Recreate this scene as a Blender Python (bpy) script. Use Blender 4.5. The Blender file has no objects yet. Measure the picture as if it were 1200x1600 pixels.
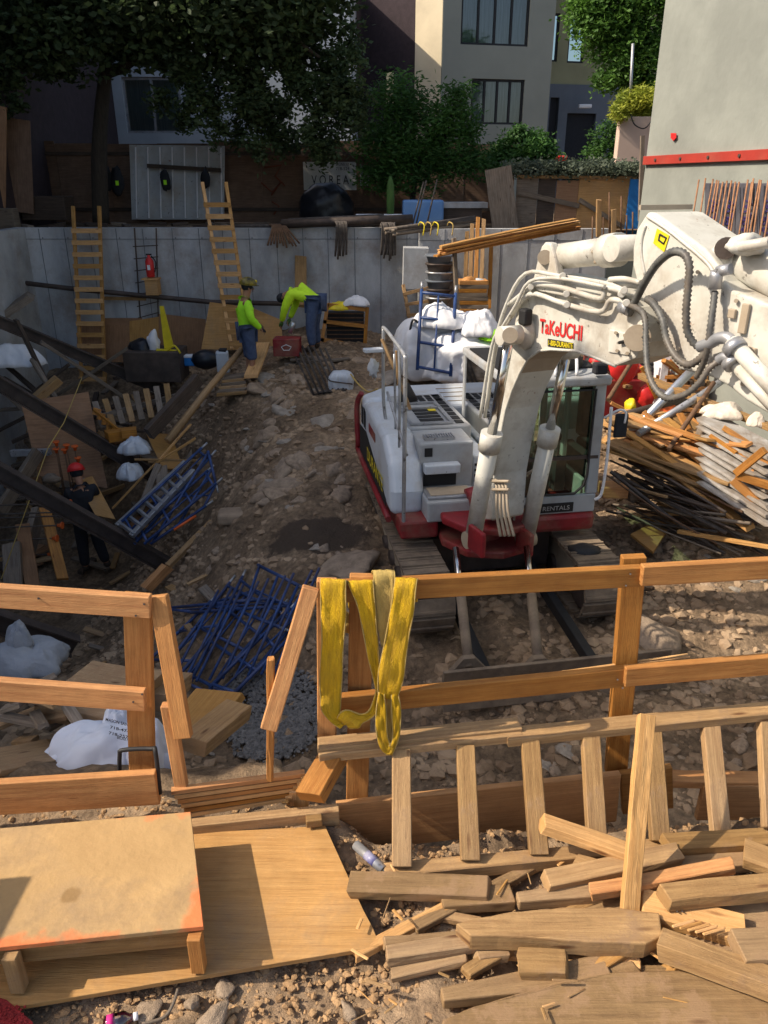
import bpy, bmesh, math, random
import numpy as np
from mathutils import Vector, Matrix, noise
R = math.radians
random.seed(7)
sc = bpy.context.scene
col = sc.collection

# ---------------- camera, sky, sun, exposure ----------------
PITCH = R(23.2); CAMZ = 2.7
cam = bpy.data.objects.new('camera', bpy.data.cameras.new('camera'))
col.objects.link(cam); cam.location = (0, 0, CAMZ); cam.rotation_euler = (math.pi/2-PITCH, 0, 0)
cam.data.sensor_fit = 'HORIZONTAL'; cam.data.sensor_width = 36; cam.data.lens = 36; cam.data.clip_end = 500; cam.data.clip_start = .05
sc.camera = cam
SUN = Vector((-.735, -.10, .667)).normalized()       # direction towards the sun
w = bpy.data.worlds.new('World'); sc.world = w; w.use_nodes = True
nt = w.node_tree; bg = nt.nodes['Background']; sky = nt.nodes.new('ShaderNodeTexSky')
sky.sky_type = 'NISHITA'; sky.sun_disc = False; sky.ozone_density = .35; sky.dust_density = 3.0
sky.sun_elevation = math.asin(SUN.z); sky.sun_rotation = math.atan2(SUN.x, SUN.y)
nt.links.new(sky.outputs[0], bg.inputs[0]); bg.inputs[1].default_value = .15
sl = bpy.data.lights.new('sun', 'SUN'); sl.energy = 4.6; sl.angle = R(.5); sl.color = (1, .87, .70)
so = bpy.data.objects.new('sun', sl); col.objects.link(so); so.rotation_euler = SUN.to_track_quat('Z', 'Y').to_euler()
sc.view_settings.view_transform = 'Standard'; sc.view_settings.look = 'None'
sc.view_settings.exposure = 0.42; sc.view_settings.gamma = 1
sc.render.engine = 'CYCLES'
sc.render.resolution_x = 768; sc.render.resolution_y = 1024

# ---------------- measuring helpers (photo coordinates 1200 x 1600) ----------------
cp, sp = math.cos(PITCH), math.sin(PITCH)
def ray(u, v):
    a = (u-600)/1200; b = (800-v)/1200
    return Vector((a, cp+b*sp, -sp+b*cp))
def P(u, v, Y):
    r = ray(u, v); return Vector((0, 0, CAMZ)) + r*(Y/r.y)
def PZ(u, v, z):
    r = ray(u, v); return Vector((0, 0, CAMZ)) + r*((z-CAMZ)/r.z)
Z = Vector((0, 0, 1))
V = Vector

# ---------------- ground shape ----------------
CP = [(.5,4.5,-1.4),(2,4.5,-1.45),(4,4.5,-1.5),(6,4.5,-1.5),(1,6.5,-1.38),(2.5,6.5,-1.38),(4,6.5,-1.3),(6,6.5,-1.2),
 (1,9,-1.35),(3,9,-1.25),(5,9,-1.0),(7,9,-.8),(0,5.8,-1.6),(-1,5.5,-1.8),(-1,7,-1.5),(-.8,8.1,-1.15),(-1.2,9,-.95),
 (-1.3,10.5,-.75),(-.5,11,-.75),(.6,11.5,-.75),(-1.5,13,-.55),(0,13.5,-.5),(1.5,13.5,-.5),(1,16,-.5),(-1.7,15,-.3),(-1.8,16.5,-.3),
 (3,13,-.6),(5,13,-.5),(7,13,-.4),(4,16,-.4),(7,16,-.3),(-2.6,7.9,-2.3),(-3.3,10,-2.6),(-2.6,11.5,-1.7),(-2.7,13.5,-.8),
 (-3.2,14.8,-.9),(-3.8,16.5,-.7),(-4.5,12.2,-3.5),(-5.5,12.2,-3.7),(-7,12,-3.7),(-6,14,-3.0),(-5,15,-1.8),(-7,16,-1.6),
 (-4,9,-3.3),(-6,9,-3.5),(-7.5,9,-3.5),(-3.5,7,-2.6),(-5,7,-3),(-3,5.4,-2.0),(-5,5.2,-2.0),(-1.8,4.5,-1.5),(-3,4.4,-1.6),(-6,4.3,-1.8)]
_c = np.array(CP, float); _n = len(_c)
def _phi(r2): return .5*r2*np.log(r2+1e-9)
_d2 = ((_c[:,None,:2]-_c[None,:,:2])**2).sum(-1)
_A = np.zeros((_n+3,_n+3)); _A[:_n,:_n] = _phi(_d2)+np.eye(_n)*.02; _A[:_n,_n]=1; _A[:_n,_n+1:]=_c[:,:2]; _A[_n:, :_n]=_A[:_n,_n:].T
_w = np.linalg.solve(_A, np.concatenate([_c[:,2],[0,0,0]]))
def base_z(x, y):
    x = np.atleast_1d(np.asarray(x,float)); y = np.atleast_1d(np.asarray(y,float))
    d2 = (x[:,None]-_c[None,:,0])**2+(y[:,None]-_c[None,:,1])**2
    z = _phi(d2)@_w[:_n]+_w[_n]+_w[_n+1]*x+_w[_n+2]*y
    z = np.clip(z,-3.9,-.2)
    ye = 2.95-.53*np.clip((x+.55)/.5,0,1)+.10*np.clip(x,0,3); s = np.clip((y-ye)/1.15,0,1); s = s*s*(3-2*s)
    return z*s
def gz(x, y):
    z = float(base_z(x,y)[0])
    k = min(1,max(.25,(y-2.9)/1.2))
    return z + k*(.10*noise.noise((x*.9,y*.9,1))+.06*noise.noise((x*2.3,y*2.3,4)))
def G(u, v, dz=0):
    r = ray(u,v); o = V((0,0,CAMZ)); t = 1.2
    while t < 40:
        p = o+r*t
        if p.z-dz < gz(p.x,p.y): break
        t += .04
    return o+r*t

# ---------------- materials ----------------
MATS = {}
def nodes_of(m): return m.node_tree.nodes, m.node_tree.links
def mat(name, c, c2=None, sc_=3.0, rough=.75, metal=0, bump=0, bsc=30, spec=.4, detail=6, coord='Object', stretch=None, c3=None, dirt=0, emit=None, trans=0):
    m = bpy.data.materials.new(name); m.use_nodes = True; N, L = nodes_of(m)
    b = N['Principled BSDF']; b.inputs['Roughness'].default_value = rough; b.inputs['Metallic'].default_value = metal
    b.inputs['Specular IOR Level'].default_value = spec
    if trans: b.inputs['Transmission Weight'].default_value = trans
    tc = N.new('ShaderNodeTexCoord'); src = tc.outputs[coord]
    mp = N.new('ShaderNodeMapping'); L.new(src, mp.inputs[0])
    if stretch: mp.inputs['Scale'].default_value = stretch
    n1 = N.new('ShaderNodeTexNoise'); n1.inputs['Scale'].default_value = sc_; n1.inputs['Detail'].default_value = detail; n1.inputs['Roughness'].default_value=.62
    L.new(mp.outputs[0], n1.inputs[0])
    rp = N.new('ShaderNodeValToRGB'); L.new(n1.outputs[0], rp.inputs[0])
    c2 = c2 or tuple(x*.8 for x in c)
    e = rp.color_ramp.elements; e[0].position = .36; e[0].color = (*c2,1); e[1].position = .64; e[1].color = (*c,1)
    if c3: q = e.new(.74); q.color = (*c3,1)
    out = rp.outputs[0]
    if dirt:
        n2 = N.new('ShaderNodeTexNoise'); n2.inputs['Scale'].default_value = 1.7; n2.inputs['Detail'].default_value = 9; n2.inputs['Roughness'].default_value=.7
        L.new(tc.outputs['Object'], n2.inputs[0])
        r2 = N.new('ShaderNodeValToRGB'); L.new(n2.outputs[0], r2.inputs[0]); f=r2.color_ramp.elements
        f[0].position=.48; f[0].color=(0,0,0,1); f[1].position=.72; f[1].color=(dirt,dirt,dirt,1)
        mx = N.new('ShaderNodeMixRGB'); L.new(r2.outputs[0], mx.inputs[0]); L.new(out, mx.inputs[1]); mx.inputs[2].default_value=(.2,.14,.09,1)
        out = mx.outputs[0]
    L.new(out, b.inputs['Base Color'])
    if bump:
        n3 = N.new('ShaderNodeTexNoise'); n3.inputs['Scale'].default_value = bsc; n3.inputs['Detail'].default_value = 5
        L.new(mp.outputs[0], n3.inputs[0]); bp = N.new('ShaderNodeBump'); bp.inputs['Strength'].default_value = bump; bp.inputs['Distance'].default_value=.02
        L.new(n3.outputs[0], bp.inputs['Height']); L.new(bp.outputs[0], b.inputs['Normal'])
    if emit: b.inputs['Emission Color'].default_value=(*emit,1); b.inputs['Emission Strength'].default_value=1
    m['out'] = 1
    MATS[name] = m
    return m
def wood(name, a, b, knots=True, dirt=0, rough=.7):
    m = mat(name, a, b, sc_=2.2, rough=rough, coord='UV', stretch=(1.2,22,1), bump=.3, bsc=14, dirt=dirt)
    N, L = nodes_of(m); bs = N['Principled BSDF']; prev = bs.inputs['Base Color'].links[0].from_socket
    tc = N.new('ShaderNodeTexCoord'); oi = N.new('ShaderNodeObjectInfo')
    mp = N.new('ShaderNodeMapping'); mp.inputs['Scale'].default_value=(3,120,1); L.new(tc.outputs['UV'],mp.inputs[0])
    fn = N.new('ShaderNodeTexNoise'); fn.inputs['Scale'].default_value=1.6; fn.inputs['Detail'].default_value=7; L.new(mp.outputs[0],fn.inputs[0])
    cr = N.new('ShaderNodeValToRGB'); L.new(fn.outputs[0],cr.inputs[0]); e=cr.color_ramp.elements; e[0].position=.33; e[0].color=(.42,.38,.35,1); e[1].position=.5; e[1].color=(1,1,1,1)
    bl = N.new('ShaderNodeTexNoise'); bl.inputs['Scale'].default_value=3.5; bl.inputs['Detail'].default_value=8; bl.inputs['Roughness'].default_value=.7; L.new(tc.outputs['Object'],bl.inputs[0])
    br = N.new('ShaderNodeMapRange'); L.new(bl.outputs[0],br.inputs[0]); br.inputs[1].default_value=.3; br.inputs[2].default_value=.7; br.inputs[3].default_value=.72; br.inputs[4].default_value=1.12
    hr = N.new('ShaderNodeMapRange'); L.new(oi.outputs['Random'],hr.inputs[0]); hr.inputs[3].default_value=.74; hr.inputs[4].default_value=1.15
    sr = N.new('ShaderNodeMapRange'); L.new(oi.outputs['Random'],sr.inputs[0]); sr.inputs[3].default_value=1.06; sr.inputs[4].default_value=.92
    mm = N.new('ShaderNodeMath'); mm.operation='MULTIPLY'; L.new(br.outputs[0],mm.inputs[0]); L.new(hr.outputs[0],mm.inputs[1])
    m1 = N.new('ShaderNodeMixRGB'); m1.blend_type='MULTIPLY'; m1.inputs[0].default_value=.28; L.new(prev,m1.inputs[1]); L.new(cr.outputs[0],m1.inputs[2])
    hs = N.new('ShaderNodeHueSaturation'); L.new(m1.outputs[0],hs.inputs['Color']); L.new(mm.outputs[0],hs.inputs['Value']); L.new(sr.outputs[0],hs.inputs['Saturation'])
    L.new(hs.outputs[0],bs.inputs['Base Color'])
    if 'mud' in name or 'weathered' in name:
        pv=bs.inputs['Base Color'].links[0].from_socket; mn=N.new('ShaderNodeTexNoise'); mn.inputs['Scale'].default_value=6; mn.inputs['Detail'].default_value=12; mn.inputs['Roughness'].default_value=.75; L.new(tc.outputs['Object'],mn.inputs[0])
        mr_=N.new('ShaderNodeValToRGB'); L.new(mn.outputs[0],mr_.inputs[0]); e=mr_.color_ramp.elements; k_=.50 if 'mud' in name else .56; e[0].position=k_; e[0].color=(0,0,0,1); e[1].position=k_+.07; e[1].color=(.8,.8,.8,1)
        mm_=N.new('ShaderNodeMixRGB'); L.new(mr_.outputs[0],mm_.inputs[0]); L.new(pv,mm_.inputs[1]); mm_.inputs[2].default_value=(.29,.18,.095,1); L.new(mm_.outputs[0],bs.inputs['Base Color'])
        bp=[n for n in N if n.type=='BUMP'][0]; b2=N.new('ShaderNodeBump'); b2.inputs['Strength'].default_value=.7; b2.inputs['Distance'].default_value=.01; L.new(mn.outputs[0],b2.inputs['Height']); L.new(bp.outputs[0],b2.inputs['Normal']); L.new(b2.outputs[0],bs.inputs['Normal'])
    if knots:
        N, L = nodes_of(m); bs = N['Principled BSDF']; prev = bs.inputs['Base Color'].links[0].from_socket
        tc = N.new('ShaderNodeTexCoord'); mp = N.new('ShaderNodeMapping'); mp.inputs['Scale'].default_value=(2.2,9,1); L.new(tc.outputs['UV'],mp.inputs[0])
        vo = N.new('ShaderNodeTexVoronoi'); vo.inputs['Scale'].default_value=1.3; L.new(mp.outputs[0],vo.inputs[0])
        r = N.new('ShaderNodeValToRGB'); L.new(vo.outputs[0], r.inputs[0]); e=r.color_ramp.elements
        e[0].position=.05; e[0].color=(1,1,1,1); e[1].position=.15; e[1].color=(0,0,0,1)
        mx=N.new('ShaderNodeMixRGB'); L.new(r.outputs[0],mx.inputs[0]); L.new(prev,mx.inputs[1]); mx.inputs[2].default_value=(a[0]*.3,a[1]*.22,a[2]*.2,1)
        L.new(mx.outputs[0], bs.inputs['Base Color'])
    return m
pine = wood('pine', (.57,.265,.075), (.42,.17,.042))
pineb = wood('pine_light', (.68,.39,.145), (.52,.27,.085))
oldw = wood('weathered_wood', (.46,.28,.115), (.31,.175,.068), dirt=.55)
oldw2 = wood('muddy_wood', (.39,.25,.12), (.27,.165,.078), dirt=.6)
greyw = wood('grey_wood', (.26,.21,.16), (.15,.115,.085), dirt=.4)
darkw = wood('dark_wood', (.10,.07,.05), (.05,.035,.028))
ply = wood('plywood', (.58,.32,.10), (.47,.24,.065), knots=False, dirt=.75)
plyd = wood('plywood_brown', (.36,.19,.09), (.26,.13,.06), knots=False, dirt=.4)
fencew = wood('fence_wood', (.24,.145,.095), (.15,.09,.06), knots=False, dirt=.3)
orangew = wood('orange_form_wood', (.60,.27,.05), (.4,.17,.04))
conc = mat('concrete', (.50,.51,.52), (.29,.30,.31), .9, .85, bump=.25, bsc=40, dirt=.6, detail=10, stretch=(1.6,1,.7))
stucco = mat('stucco_green_grey', (.265,.28,.25), (.20,.212,.19), .8, .9, bump=.35, bsc=9, detail=10)
steel = mat('dark_steel', (.10,.075,.062), (.055,.042,.036), 4, .6, .3, bump=.2)
rust = mat('rusty_rebar', (.20,.11,.06), (.11,.065,.04), 12, .85, .2)
rustl = mat('bright_rust_rebar', (.36,.18,.09), (.22,.11,.06), 12, .85, .1)
rebar = mat('grey_rebar', (.13,.11,.095), (.07,.06,.055), 12, .8, .3)
alu = mat('aluminium', (.55,.57,.6), (.42,.44,.47), 5, .35, .8)
galv = mat('galvanised', (.45,.46,.48), (.32,.33,.35), 6, .45, .6)
blue = mat('blue_paint', (.025,.075,.24), (.016,.035,.11), 6, .45, dirt=.3)
black = mat('black_rubber', (.02,.02,.022), (.012,.012,.013), 8, .6)
white = mat('white_woven', (.78,.78,.80), (.68,.69,.72), 4, .7, bump=.5, bsc=8)
red = mat('red_paint', (.27,.015,.02), (.17,.012,.016), 5, .5, dirt=.9)
redb = mat('bright_red', (.65,.03,.03), (.5,.02,.02), 5, .45)
cream = mat('cream_paint', (.63,.62,.565), (.54,.53,.475), 3, .38, dirt=.75, spec=.5)
grey = mat('grey_paint', (.42,.44,.46), (.35,.37,.385), 3, .4, dirt=.4, spec=.5)
bluegrey = mat('silver_blue_paint', (.55,.60,.66), (.50,.55,.61), 3, .35, dirt=.3, spec=.5)
chrome = mat('chrome', (.75,.72,.68), (.6,.58,.55), 6, .15, 1)
neon = mat('hi_vis', (.45,.95,.03), (.35,.8,.02), 9, .7, bump=.4, bsc=6)
orange = mat('orange_plastic', (.8,.15,.03), None, 6, .5)
yellow = mat('yellow_plastic', (.75,.6,.02), None, 6, .5)
skin = mat('skin', (.35,.18,.11), (.3,.15,.09), 8, .55)
jeans = mat('jeans', (.06,.09,.17), (.04,.06,.12), 14, .85)
darkc = mat('dark_cloth', (.02,.022,.028), None, 12, .9)
bootm = mat('boots', (.05,.035,.025), None, 12, .7)
strapm = mat('yellow_webbing', (.86,.53,.008), (.66,.38,.01), 3, .65, coord='UV', stretch=(3,30,1), bump=.8, bsc=20, dirt=.25, c3=(.92,.60,.01))
strapt = mat('tan_webbing', (.60,.42,.12), (.5,.35,.1), 3, .7, coord='UV', stretch=(3,30,1), bump=.6, bsc=20, dirt=.4)
rockm = mat('rock', (.36,.265,.18), (.22,.16,.11), 3, .9, bump=.5, bsc=12, detail=10)
glassm = mat('dark_glass', (.02,.03,.03), None, 1, .08, spec=.8)
beige = mat('grey_beige_render', (.27,.28,.24), (.24,.25,.215), .7, .9, bump=.1)
creamw = mat('cream_render', (.70,.60,.42), None, .7, .9)
brick = mat('purple_brick', (.045,.03,.036), (.032,.022,.026), 6, .9, bump=.3, bsc=20)
yell = mat('yellow_render', (.30,.29,.17), None, .7, .9)
bluew = mat('blue_grey_render', (.14,.16,.19), None, .7, .9)
pink = mat('pink_render', (.58,.44,.36), (.52,.39,.32), 1, .9)
bluep = mat('blue_sheet', (.02,.20,.55), (.015,.15,.45), 3, .6)
tarp = mat('black_tarp', (.012,.014,.02), None, 5, .35, bump=.6, bsc=5)
curtain = mat('curtain', (.50,.55,.55), (.26,.31,.31), 6, .8, stretch=(9,1,.2))
bark = mat('bark', (.05,.04,.03), (.03,.024,.018), 8, .95, bump=.6, bsc=20, stretch=(3,3,.6))

def dirt_material():
    m = bpy.data.materials.new('dirt'); m.use_nodes=True; N,L=nodes_of(m); b=N['Principled BSDF']; b.inputs['Roughness'].default_value=.95; b.inputs['Specular IOR Level'].default_value=.15
    g=N.new('ShaderNodeNewGeometry'); P_=g.outputs['Position']
    def noi(s,d=8,r=.65):
        n=N.new('ShaderNodeTexNoise'); n.inputs['Scale'].default_value=s; n.inputs['Detail'].default_value=d; n.inputs['Roughness'].default_value=r; L.new(P_,n.inputs[0]); return n.outputs[0]
    def ramp(s,els):
        r=N.new('ShaderNodeValToRGB'); L.new(s,r.inputs[0]); e=r.color_ramp.elements
        e[0].position,e[0].color=els[0][0],(*els[0][1],1); e[1].position,e[1].color=els[-1][0],(*els[-1][1],1)
        for p,c in els[1:-1]: q=e.new(p); q.color=(*c,1)
        return r.outputs[0]
    c1=ramp(noi(1.3,10),[(.3,(.12,.086,.058)),(.5,(.25,.178,.118)),(.7,(.40,.295,.20))])
    c2=ramp(noi(14,8),[(.35,(.55,.55,.55)),(.65,(1.2,1.17,1.1))])
    mx=N.new('ShaderNodeMixRGB'); mx.blend_type='MULTIPLY'; mx.inputs[0].default_value=1; L.new(c1,mx.inputs[1]); L.new(c2,mx.inputs[2])
    # street soil scaled lighter in front of the pit edge
    sp_=N.new('ShaderNodeSeparateXYZ'); L.new(P_,sp_.inputs[0]); mr=N.new('ShaderNodeMapRange'); L.new(sp_.outputs[1],mr.inputs[0]); mr.inputs[1].default_value=2.9; mr.inputs[2].default_value=2.5; mr.inputs[3].default_value=1; mr.inputs[4].default_value=1.65
    vs_=N.new('ShaderNodeVectorMath'); vs_.operation='SCALE'; L.new(mx.outputs[0],vs_.inputs[0]); L.new(mr.outputs[0],vs_.inputs['Scale'])
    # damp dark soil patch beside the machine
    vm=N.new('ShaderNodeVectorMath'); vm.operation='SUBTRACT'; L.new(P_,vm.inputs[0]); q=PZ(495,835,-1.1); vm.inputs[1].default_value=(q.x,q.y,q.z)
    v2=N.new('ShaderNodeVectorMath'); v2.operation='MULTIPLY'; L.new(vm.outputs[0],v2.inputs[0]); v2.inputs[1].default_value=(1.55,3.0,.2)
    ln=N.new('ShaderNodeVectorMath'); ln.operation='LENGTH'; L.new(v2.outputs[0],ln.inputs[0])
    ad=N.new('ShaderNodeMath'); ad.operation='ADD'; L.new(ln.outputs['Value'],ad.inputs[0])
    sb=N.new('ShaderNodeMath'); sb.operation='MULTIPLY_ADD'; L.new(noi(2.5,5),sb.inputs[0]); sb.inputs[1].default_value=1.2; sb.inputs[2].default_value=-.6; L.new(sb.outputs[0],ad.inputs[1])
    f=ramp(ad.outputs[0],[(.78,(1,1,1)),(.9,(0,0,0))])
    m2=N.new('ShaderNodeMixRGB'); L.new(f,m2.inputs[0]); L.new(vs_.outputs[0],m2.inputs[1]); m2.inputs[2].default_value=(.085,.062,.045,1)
    L.new(m2.outputs[0],b.inputs['Base Color'])
    bp=N.new('ShaderNodeBump'); bp.inputs['Strength'].default_value=.9; bp.inputs['Distance'].default_value=.05
    L.new(noi(22,8,.7),bp.inputs['Height']); L.new(bp.outputs[0],b.inputs['Normal'])
    return m
dirtm = dirt_material()
def grime(m, c=(.05,.035,.025), sc1=16, lo=.645, rustc=(.24,.09,.035)):
    N,L=nodes_of(m); b=N['Principled BSDF']; pv=b.inputs['Base Color'].links[0].from_socket; g=N.new('ShaderNodeNewGeometry')
    for s_,lo_,hi,cc,a in ((sc1,lo,lo+.03,c,.7),(5,.685,.71,rustc,.75),(2.2,.52,.75,(.32,.25,.17),.6)):
        n=N.new('ShaderNodeTexNoise'); n.inputs['Scale'].default_value=s_; n.inputs['Detail'].default_value=7; n.inputs['Roughness'].default_value=.65; L.new(g.outputs['Position'],n.inputs[0])
        r=N.new('ShaderNodeValToRGB'); L.new(n.outputs[0],r.inputs[0]); e=r.color_ramp.elements; e[0].position=lo_; e[0].color=(0,0,0,1); e[1].position=hi; e[1].color=(a,a,a,1)
        x=N.new('ShaderNodeMixRGB'); L.new(r.outputs[0],x.inputs[0]); L.new(pv,x.inputs[1]); x.inputs[2].default_value=(*cc,1); pv=x.outputs[0]
    L.new(pv,b.inputs['Base Color'])
grime(cream); grime(grey,lo=.64); grime(bluegrey,lo=.66); grime(galv,lo=.6)
def leaf_mat(name, a, b):
    m = mat(name, a, b, 1.5, .6, detail=3, spec=.3)
    N, L = nodes_of(m); bs=N['Principled BSDF']; out=[n for n in N if n.type=='OUTPUT_MATERIAL'][0]
    tr=N.new('ShaderNodeBsdfTranslucent'); L.new(bs.inputs['Base Color'].links[0].from_socket,tr.inputs[0])
    mx=N.new('ShaderNodeMixShader'); mx.inputs[0].default_value=.35; L.new(bs.outputs[0],mx.inputs[1]); L.new(tr.outputs[0],mx.inputs[2]); L.new(mx.outputs[0],out.inputs[0])
    return m
leafd = leaf_mat('leaf_dark', (.075,.115,.042), (.04,.062,.027))
leafg = leaf_mat('leaf_green', (.07,.17,.035), (.035,.09,.02))
leafb = leaf_mat('leaf_bright', (.12,.25,.04), (.05,.12,.02))
leafy = leaf_mat('fern_yellow', (.40,.42,.05), (.18,.24,.03))
ivym = leaf_mat('ivy_dusty', (.13,.16,.11), (.07,.09,.06))

def glass_mat(name, tint, alpha=.75):
    m=bpy.data.materials.new(name); m.use_nodes=True; N,L=nodes_of(m); out=[n for n in N if n.type=='OUTPUT_MATERIAL'][0]; N.remove(N['Principled BSDF'])
    t=N.new('ShaderNodeBsdfTransparent'); t.inputs[0].default_value=(*tint,1); g=N.new('ShaderNodeBsdfGlossy'); g.inputs['Roughness'].default_value=.04
    fr=N.new('ShaderNodeFresnel'); fr.inputs[0].default_value=1.6; ml=N.new('ShaderNodeMath'); ml.operation='ADD'; L.new(fr.outputs[0],ml.inputs[0]); ml.inputs[1].default_value=.08
    mx=N.new('ShaderNodeMixShader'); L.new(ml.outputs[0],mx.inputs[0]); L.new(t.outputs[0],mx.inputs[1]); L.new(g.outputs[0],mx.inputs[2]); L.new(mx.outputs[0],out.inputs[0]); return m
cabglass = glass_mat('cab_glass', (.52,.70,.58)); clearp = glass_mat('clear_plastic',(.9,.92,.95))

# ---------------- mesh builder ----------------
class MB:
    def __init__(s): s.v=[]; s.f=[]; s.uv=[]; s.sm=[]
    def add(s, vs, fs, uvs=None, smooth=False):
        o=len(s.v); s.v+= [V(x) for x in vs]
        for i,f in enumerate(fs):
            s.f.append([o+k for k in f]); s.sm.append(smooth)
            if uvs: s.uv.append(uvs[i])
            else:
                pts=[V(vs[k]) for k in f]
                n=(pts[1]-pts[0]).cross(pts[2]-pts[0]); a=[abs(n.x),abs(n.y),abs(n.z)]; k=a.index(max(a))
                s.uv.append([((p.y,p.z),(p.x,p.z),(p.x,p.y))[k] for p in pts])
        return s
    def beam(s,p0,p1,w,h,up=Z,w1=None,h1=None):
        p0=V(p0);p1=V(p1); d=(p1-p0); ln=d.length; d=d/ln; up=V(up)
        sd=d.cross(up)
        if sd.length<.05: sd=d.cross(V((1,0,0)))
        sd.normalize(); u2=sd.cross(d); w1=w1 or w; h1=h1 or h
        vs=[]
        for p,ww,hh in ((p0,w,h),(p1,w1,h1)):
            for a,b in ((-1,-1),(1,-1),(1,1),(-1,1)): vs.append(p+sd*a*ww/2+u2*b*hh/2)
        fs=[(0,1,2,3),(7,6,5,4),(0,4,5,1),(1,5,6,2),(2,6,7,3),(3,7,4,0)]
        ox,oy=random.random()*30,random.random()*30
        def l(a,b,y0,y1): return [(ox,oy+y0),(ox+ln,oy+y0),(ox+ln,oy+y1),(ox,oy+y1)]
        uvs=[[(ox,oy),(ox+.05,oy),(ox+.05,oy+h),(ox,oy+h)]]*2+[l(0,0,0,w),l(0,0,w,w+h),l(0,0,w+h,2*w+h),l(0,0,2*w+h,2*w+2*h)]
        return s.add(vs,fs,uvs)
    def box(s,c,sx,sy,sz,rz=0,ax=None):
        c=V(c)
        if ax is None: ax=(V((math.cos(rz),math.sin(rz),0)),V((-math.sin(rz),math.cos(rz),0)),Z)
        a,b,d=ax
        return s.beam(c-a*sx/2,c+a*sx/2,sy,sz,d)
    def prism(s,pts,vec,smooth=False):
        pts=[V(p) for p in pts]; vec=V(vec); n=len(pts)
        vs=pts+[p+vec for p in pts]
        fs=[list(range(n)),list(range(2*n-1,n-1,-1))]+[(i,i+n,(i+1)%n+n,(i+1)%n) for i in range(n)]
        return s.add(vs,fs,None,smooth)
    def tube(s,pts,r,n=8,caps=True,smooth=True):
        pts=[V(p) for p in pts]; rs=r if isinstance(r,(list,tuple)) else [r]*len(pts)
        vs=[];prev=None
        for i,p in enumerate(pts):
            d=(pts[min(i+1,len(pts)-1)]-pts[max(i-1,0)]).normalized()
            if prev is None:
                a=d.cross(Z) if abs(d.z)<.9 else d.cross(V((1,0,0)))
            else: a=prev-d*prev.dot(d)
            a.normalize(); prev=a; b=d.cross(a)
            for k in range(n):
                t=2*math.pi*k/n; vs.append(p+(a*math.cos(t)+b*math.sin(t))*rs[i])
        fs=[];uvs=[]
        for i in range(len(pts)-1):
            for k in range(n):
                k2=(k+1)%n; fs.append((i*n+k,i*n+k2,(i+1)*n+k2,(i+1)*n+k)); uvs.append([(i*.1,k*.03),(i*.1,k*.03+.03),(i*.1+.1,k*.03+.03),(i*.1+.1,k*.03)])
        s.add(vs,fs,uvs,smooth)
        if caps:
            o=len(s.v)-len(vs); m=len(vs)
            for f in (list(range(n))[::-1],list(range(m-n,m))):
                s.f.append([o+k for k in f]); s.sm.append(False); s.uv.append([(vs[k].x,vs[k].z) for k in f])
        return s
    def cyl(s,p0,p1,r,n=16,r1=None): return s.tube([p0,p1],[r,r if r1 is None else r1],n)
    def lathe(s,c,prof,n=16,axis=Z):
        ax=V(axis).normalized()
        return s.tube([V(c)+ax*(h) for h,_ in prof],[max(.0005,r) for _,r in prof],n)
    def blob(s,c,rad,amp=.2,seed=0,sub=3,fr=1.5,flat=None,rz=0):
        bm=bmesh.new(); bmesh.ops.create_icosphere(bm,subdivisions=sub,radius=1); vs=[]
        cz,sz=math.cos(rz),math.sin(rz)
        for q in bm.verts:
            p=q.co; k=1+amp*noise.fractal(p*fr+V((seed*7.1,seed*3.3,seed)),1,2,3)
            p=p*k
            if flat is not None and p.z<flat: p=V((p.x,p.y,flat))
            x,y,z=p.x*rad[0],p.y*rad[1],p.z*rad[2]
            vs.append(V(c)+V((x*cz-y*sz,x*sz+y*cz,z)))
        fs=[[q.index for q in f.verts] for f in bm.faces]; bm.free()
        return s.add(vs,fs,None,True)
    def build(s,name,m,par=None,bevel=0,seg=2,fix=True,smooth=None,thick=0,org=None):
        n=len(s.v); c=V(org) if org is not None else (sum(s.v,V())/max(1,n))
        me=bpy.data.meshes.new(name); me.from_pydata([p-c for p in s.v],[],s.f)
        ul=me.uv_layers.new(name='UVMap'); flat=[x for f in s.uv for p in f for x in p]; ul.data.foreach_set('uv',flat)
        me.polygons.foreach_set('use_smooth',[bool(x) if smooth is None else smooth for x in s.sm])
        if fix:
            bm=bmesh.new(); bm.from_mesh(me); bmesh.ops.recalc_face_normals(bm,faces=bm.faces[:]); bm.to_mesh(me); bm.free()
        me.materials.append(m); me.update()
        o=bpy.data.objects.new(name,me); col.objects.link(o)
        place(o,c,par)
        if thick: k=o.modifiers.new('s','SOLIDIFY'); k.thickness=thick; k.offset=0
        if bevel:
            k=o.modifiers.new('b','BEVEL'); k.width=bevel; k.segments=seg; k.limit_method='ANGLE'; k.angle_limit=R(35)
            k.harden_normals=False
        return o
WL={}
def place(o,c,par):
    WL[o.name]=V(c)
    if par: o.parent=par; o.location=V(c)-WL[par.name]
    else: o.location=c
def tag(o,label,cat,group=None,kind=None):
    if kind: o['kind']=kind
    if kind=='structure': return o
    o['label']=label; o['category']=cat
    if group: o['group']=group
    return o
def thing(name,label,cat,loc,group=None):
    o=bpy.data.objects.new(name,None); o.empty_display_size=.1; col.objects.link(o); WL[o.name]=V(loc); o.location=loc
    return tag(o,label,cat,group)
def struct(o): o['kind']='structure'; return o
def one(mb,name,m,label,cat,group=None,**k): return tag(mb.build(name,m,**k),label,cat,group)
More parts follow.
